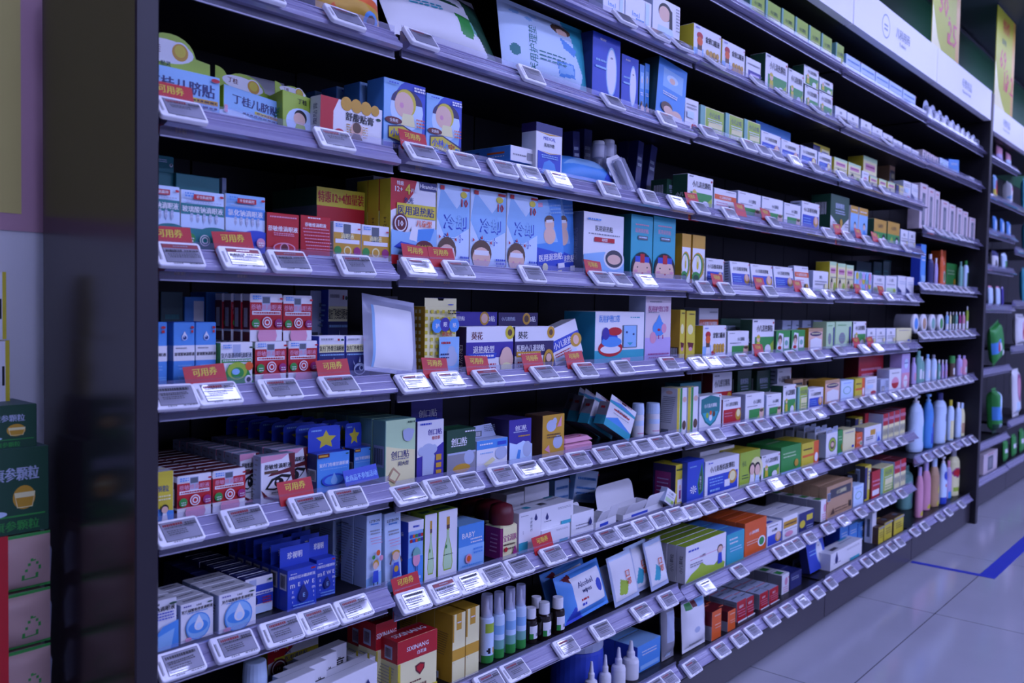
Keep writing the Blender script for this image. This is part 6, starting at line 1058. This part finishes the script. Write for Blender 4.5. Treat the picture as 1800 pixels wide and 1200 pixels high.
PK('C', 1731, 1744, 502, 'i', 'r 0 .9 1 1 p', 'pale blue pad pack'); PK('C', 1745, 1757, 503, 'i', 'r 0 .9 1 1 p', 'pale blue pad pack'); PK('C', 1758, 1764, 504, 'v', 'r 0 .9 1 1 L', 'narrow violet pack'); 
PK('D', 1727, 1762, 575, 'g', 'r 0 .3 .6 .6 c;e .5 .4 .16 .1 w;e .3 .45 .14 .14 r;e .7 .2 .1 .08 w', 'green pack leaning over with red and blue print', ry=-.25); PK('D', 1770, 1800, 552, 'w', 'p p .3,.2 .6,.2 .6,.8 .3,.7;e .5 .4 .14 .14 r;e .8 .6 .1 .1 g', 'white and pink nappy pack')
PK('F', 1721, 1766, 684, 'g', 'r 0 0 1 .2 G;r 0 .3 1 .58 c;p i .45,.35 .7,.4 .7,.95 .5,.9;p i .15,.7 .3,.6 .3,.8;t .5 .15 .14 i 护理 .5', 'large green nappy pack with blue band'); PK('F', 1768, 1792, 650, 'w', 'e .6 .6 .3 .3 m;e .6 .6 .24 .22 p;r .2 .1 .7 .3 i', 'white nappy pack with magenta circle')
C('b6', 'H', 1729, 1753, 800, 'fork', 'grey and white carton on the base shelf', d=.1)
for i, a in enumerate((1757, 1772, 1786)): PK('H', a, a+13, 775-i*10, 'g', 'r .1 .4 .8 .6 w;r 0 0 1 .1 G', 'green bag standing on the base shelf')

# ---- price tags and coupon cards (pixel columns of their middles)
T('b1', 'A', [460, 606]); T('b1', 'B', [317, 588], [305]); T('b1', 'C', [314, 425, 508, 625], [303, 415], [314, 425, 508]); T('b1', 'D', [303, 382, 492, 596], [366, 590]); T('b1', 'E', [312, 429, 544, 611], [524]); T('b1', 'F', [316, 412, 495, 559, 621])
T('b2', 'Z', [1098, 1157, 1199]); T('b2', 'A', [740, 934, 1077, 1171]); T('b2', 'B', [742, 815, 884, 931, 982, 1070, 1140, 1190], [730]); T('b2', 'C', [736, 806, 935, 1057, 1090, 1136], [734, 780, 1046])
T('b2', 'D', [726, 788, 858, 957, 1029, 1094, 1176], [768, 842, 940, 1014], [858, 1029, 1176]); T('b2', 'E', [717, 772, 822, 882, 928, 972, 1017, 1062, 1098, 1130, 1157, 1187]); T('b2', 'F', [727, 780, 825, 868, 912, 972, 1027, 1068, 1100, 1128, 1158, 1188], [718, 958], [780])
T('b2', 'G', [860, 905, 995, 1058, 1128, 1173]); T('b2', 'H', [1130, 1153, 1175])
T('b3', 'Z', [1257, 1333, 1377, 1437]); T('b3', 'A', [1245, 1316, 1341, 1365, 1397, 1434]); T('b3', 'B', [1231, 1283, 1360, 1456], [1220, 1304, 1349]); T('b3', 'C', [1238, 1276, 1353, 1421, 1455], [1264, 1338, 1405]); T('b3', 'D', [1226, 1252, 1275, 1307, 1348, 1392, 1437], [1336])
T('b3', 'E', [1223, 1259, 1309, 1341, 1372, 1401, 1419, 1439]); T('b3', 'F', [1215, 1243, 1275, 1327, 1363, 1397, 1423]); T('b3', 'G', [1241, 1300, 1371, 1387, 1401, 1424]); T('b3', 'H', [1216, 1267, 1299, 1323, 1357, 1385, 1411, 1437])
T('b4', 'Z', [1485, 1560]); T('b4', 'A', [1481, 1522, 1555]); T('b4', 'B', [1491, 1525, 1555, 1593], [1475, 1511, 1540]); T('b4', 'C', [1483, 1522, 1562, 1602], [1510, 1551]); T('b4', 'D', [1476, 1519, 1543, 1588], [1508, 1532]); T('b4', 'E', [1469, 1500, 1523, 1539, 1555, 1573, 1589, 1603]); T('b4', 'F', [1465, 1496, 1523, 1541, 1565, 1585]); T('b4', 'G', [1455, 1483, 1513, 1537, 1551, 1565, 1585]); T('b4', 'H', [1460, 1496, 1523, 1539, 1552, 1567, 1581])
T('b5', 'P', [1632, 1652, 1664, 1677, 1688, 1696, 1703]); T('b5', 'Q', [1624, 1634, 1644, 1653, 1664, 1675, 1685, 1694, 1704]); T('b5', 'S', [1622, 1634, 1645, 1656, 1666, 1676, 1686, 1695, 1706]); T('b5', 'E', [1614, 1625, 1636, 1646, 1656, 1666, 1675, 1683, 1693, 1703]); T('b5', 'F', [1630, 1649, 1662, 1679, 1698, 1711]); T('b5', 'H', [1608, 1625, 1652, 1667, 1690])
X = hit(609, 845, 0).x; X2 = hit(667, 845, 0).x
mb = MB(); mb.box(0, X2-X, 0, .0006, 0, .026, 'b'); art(mb, 't .5 .45 .4 s 此商品不参加活动', X2-X, .026, Vector((0, 0, 0)), X_, Z_, -Y_)
tag(obj('notice_card', mb, None, (X, .001, ZL['b1']['E']+.05), (-.3, -.06, 0)), 'bright blue notice card with pale characters before the green plasters', 'card')

# ------------------------------------------------------------------ beyond the end panel
YB = .3
xa = -2.0; xb = hit(84, 300, YB).x; xp = hit(79, 300, YB).x; zt = hit(70, 395, YB).z
t = thing('poster_board', 'white board with pale yellow and pink poster, beyond the brown end panel', 'board', (xa, YB, 0))
mb = MB(); mb.box(0, xb-xa, 0, .018, .02, 2.3, 'w'); obj('board', mb, t)
mb = MB(); mb.box(0, xp-xa, -.002, 0, zt-.012, 2.25, 'poster_pink'); mb.box(0, xp-xa-.035, -.0025, 0, zt+.014, 2.25, 'poster_yellow'); obj('poster', mb, t)
mb = MB(); mb.box(xb-xa-.006, xb-xa, -.004, 0, .02, 2.3, 'i'); obj('edge_strip', mb, t)
def hb(x1, x2, y1, y2, Y): a = hit(x1, (y1+y2)/2, Y); b_ = hit(x2, (y1+y2)/2, Y); return a.x, b_.x, hit(x1, y2, Y).z, hit(x1, y1, Y).z
def tea(x1, x2, y1, y2, Y, lab, d=.09):
    a, b_, z0, z1 = hb(x1, x2, y1, y2, Y); me = carton_mesh('tea_carton', 'tea', b_-a, z1-z0, d); return tag(obj('tea_carton', me, None, ((a+b_)/2, Y, z0)), lab, 'carton'), z0
YT = .18
o, z0 = tea(-40, 86, 795, 950, YT, 'dark green tea carton with cup picture, lower one'); tea(-40, 65, 716, 794.5, YT+.004, 'dark green tea carton with cup picture, stacked on another')
px_, qx, _, _ = hb(14, 88, 955, 1040, YT); hgt = .0; ph = .083; z = z0
for k in range(7):
    z -= ph
    if z < .03: break
    me = pouch_mesh('tissue_pack', 'B', 'r 0 0 1 .06 g;r 0 .94 1 1 g;p g .72,.2 .86,.2 .9,.4 .82,.6 .76,.4;p B .735,.22 .85,.22 .88,.4 .82,.56 .77,.38', qx-px_+.1, ph-.004, .03, crimp=.02, seed=k)
    o = thing('tissue_pack', 'pink pack of tissues with green rims, %s down in the stack under the tea' % ORD[k], 'pack', ((px_+qx)/2-.05, YT, z+.002)); obj('film', me, o)
    mb = MB(); mb.cbox(-(qx-px_+.1)/2+.004, (qx-px_+.1)/2-.004, 0, .09, .002, ph-.006, .004, 'B'); obj('tissue_block', mb, o)
    mb = MB(); mb.prism([((qx-px_+.1)/2-.004, .006), ((qx-px_+.1)/2+.012, .0), ((qx-px_+.1)/2+.014, ph*.5), ((qx-px_+.1)/2+.006, ph*.8), ((qx-px_+.1)/2-.004, ph*.7)], .03, .032, 'film'); obj('end_seal', mb, o)
mb = MB(); mb.cbox(-2.0, qx+.02, YT-.02, YT+.11, 0, z+.001, .003, 'plinth_laminate'); tag(obj('display_plinth', mb), 'low dark plinth carrying the tissue packs beyond the panel', 'plinth')
a, b_, z0, z1 = hb(-60, 15, 955, 1220, YT-.035)
mb = MB(); mb.box(a, b_, 0, .003, 0, z1, 'r'); mb.box(a, b_-.012, -.001, 0, .0, z1-.06, 'l'); tag(obj('promotion_sign', mb, None, (0, YT-.035, 0)), 'red and lime sign standing before the pink tissue packs', 'sign')
a, b_, z0, z1 = hb(-60, 10, 475, 597, YT+.06); mb = MB(); mb.cbox(a, b_, 0, .03, hb(0, 0, 0, 720, YT+.06)[2]-.0, z1-.06, .001, 'w', 'l', 'l'); 
for k, (y1, y2) in enumerate(((475, 597), (599, 716))):
    a, b_, z0, z1 = hb(-60, 11-k*-6, y1, y2, YT+.06); mb = MB(); mb.cbox(a, b_, 0, .04, 0, z1-z0-.001, .001, 'w', 'y', 'y'); art(mb, 'r .9 0 1 1 y;r .82 .3 .88 .6 k', b_-a, z1-z0, Vector((a, 0, 0)), X_, Z_, -Y_)
    tag(obj('medicine_carton', mb, None, (0, YT+.06, z0)), 'white carton with yellow edge above the tea, %s one' % ('upper', 'lower')[k], 'carton')
finish_labels()
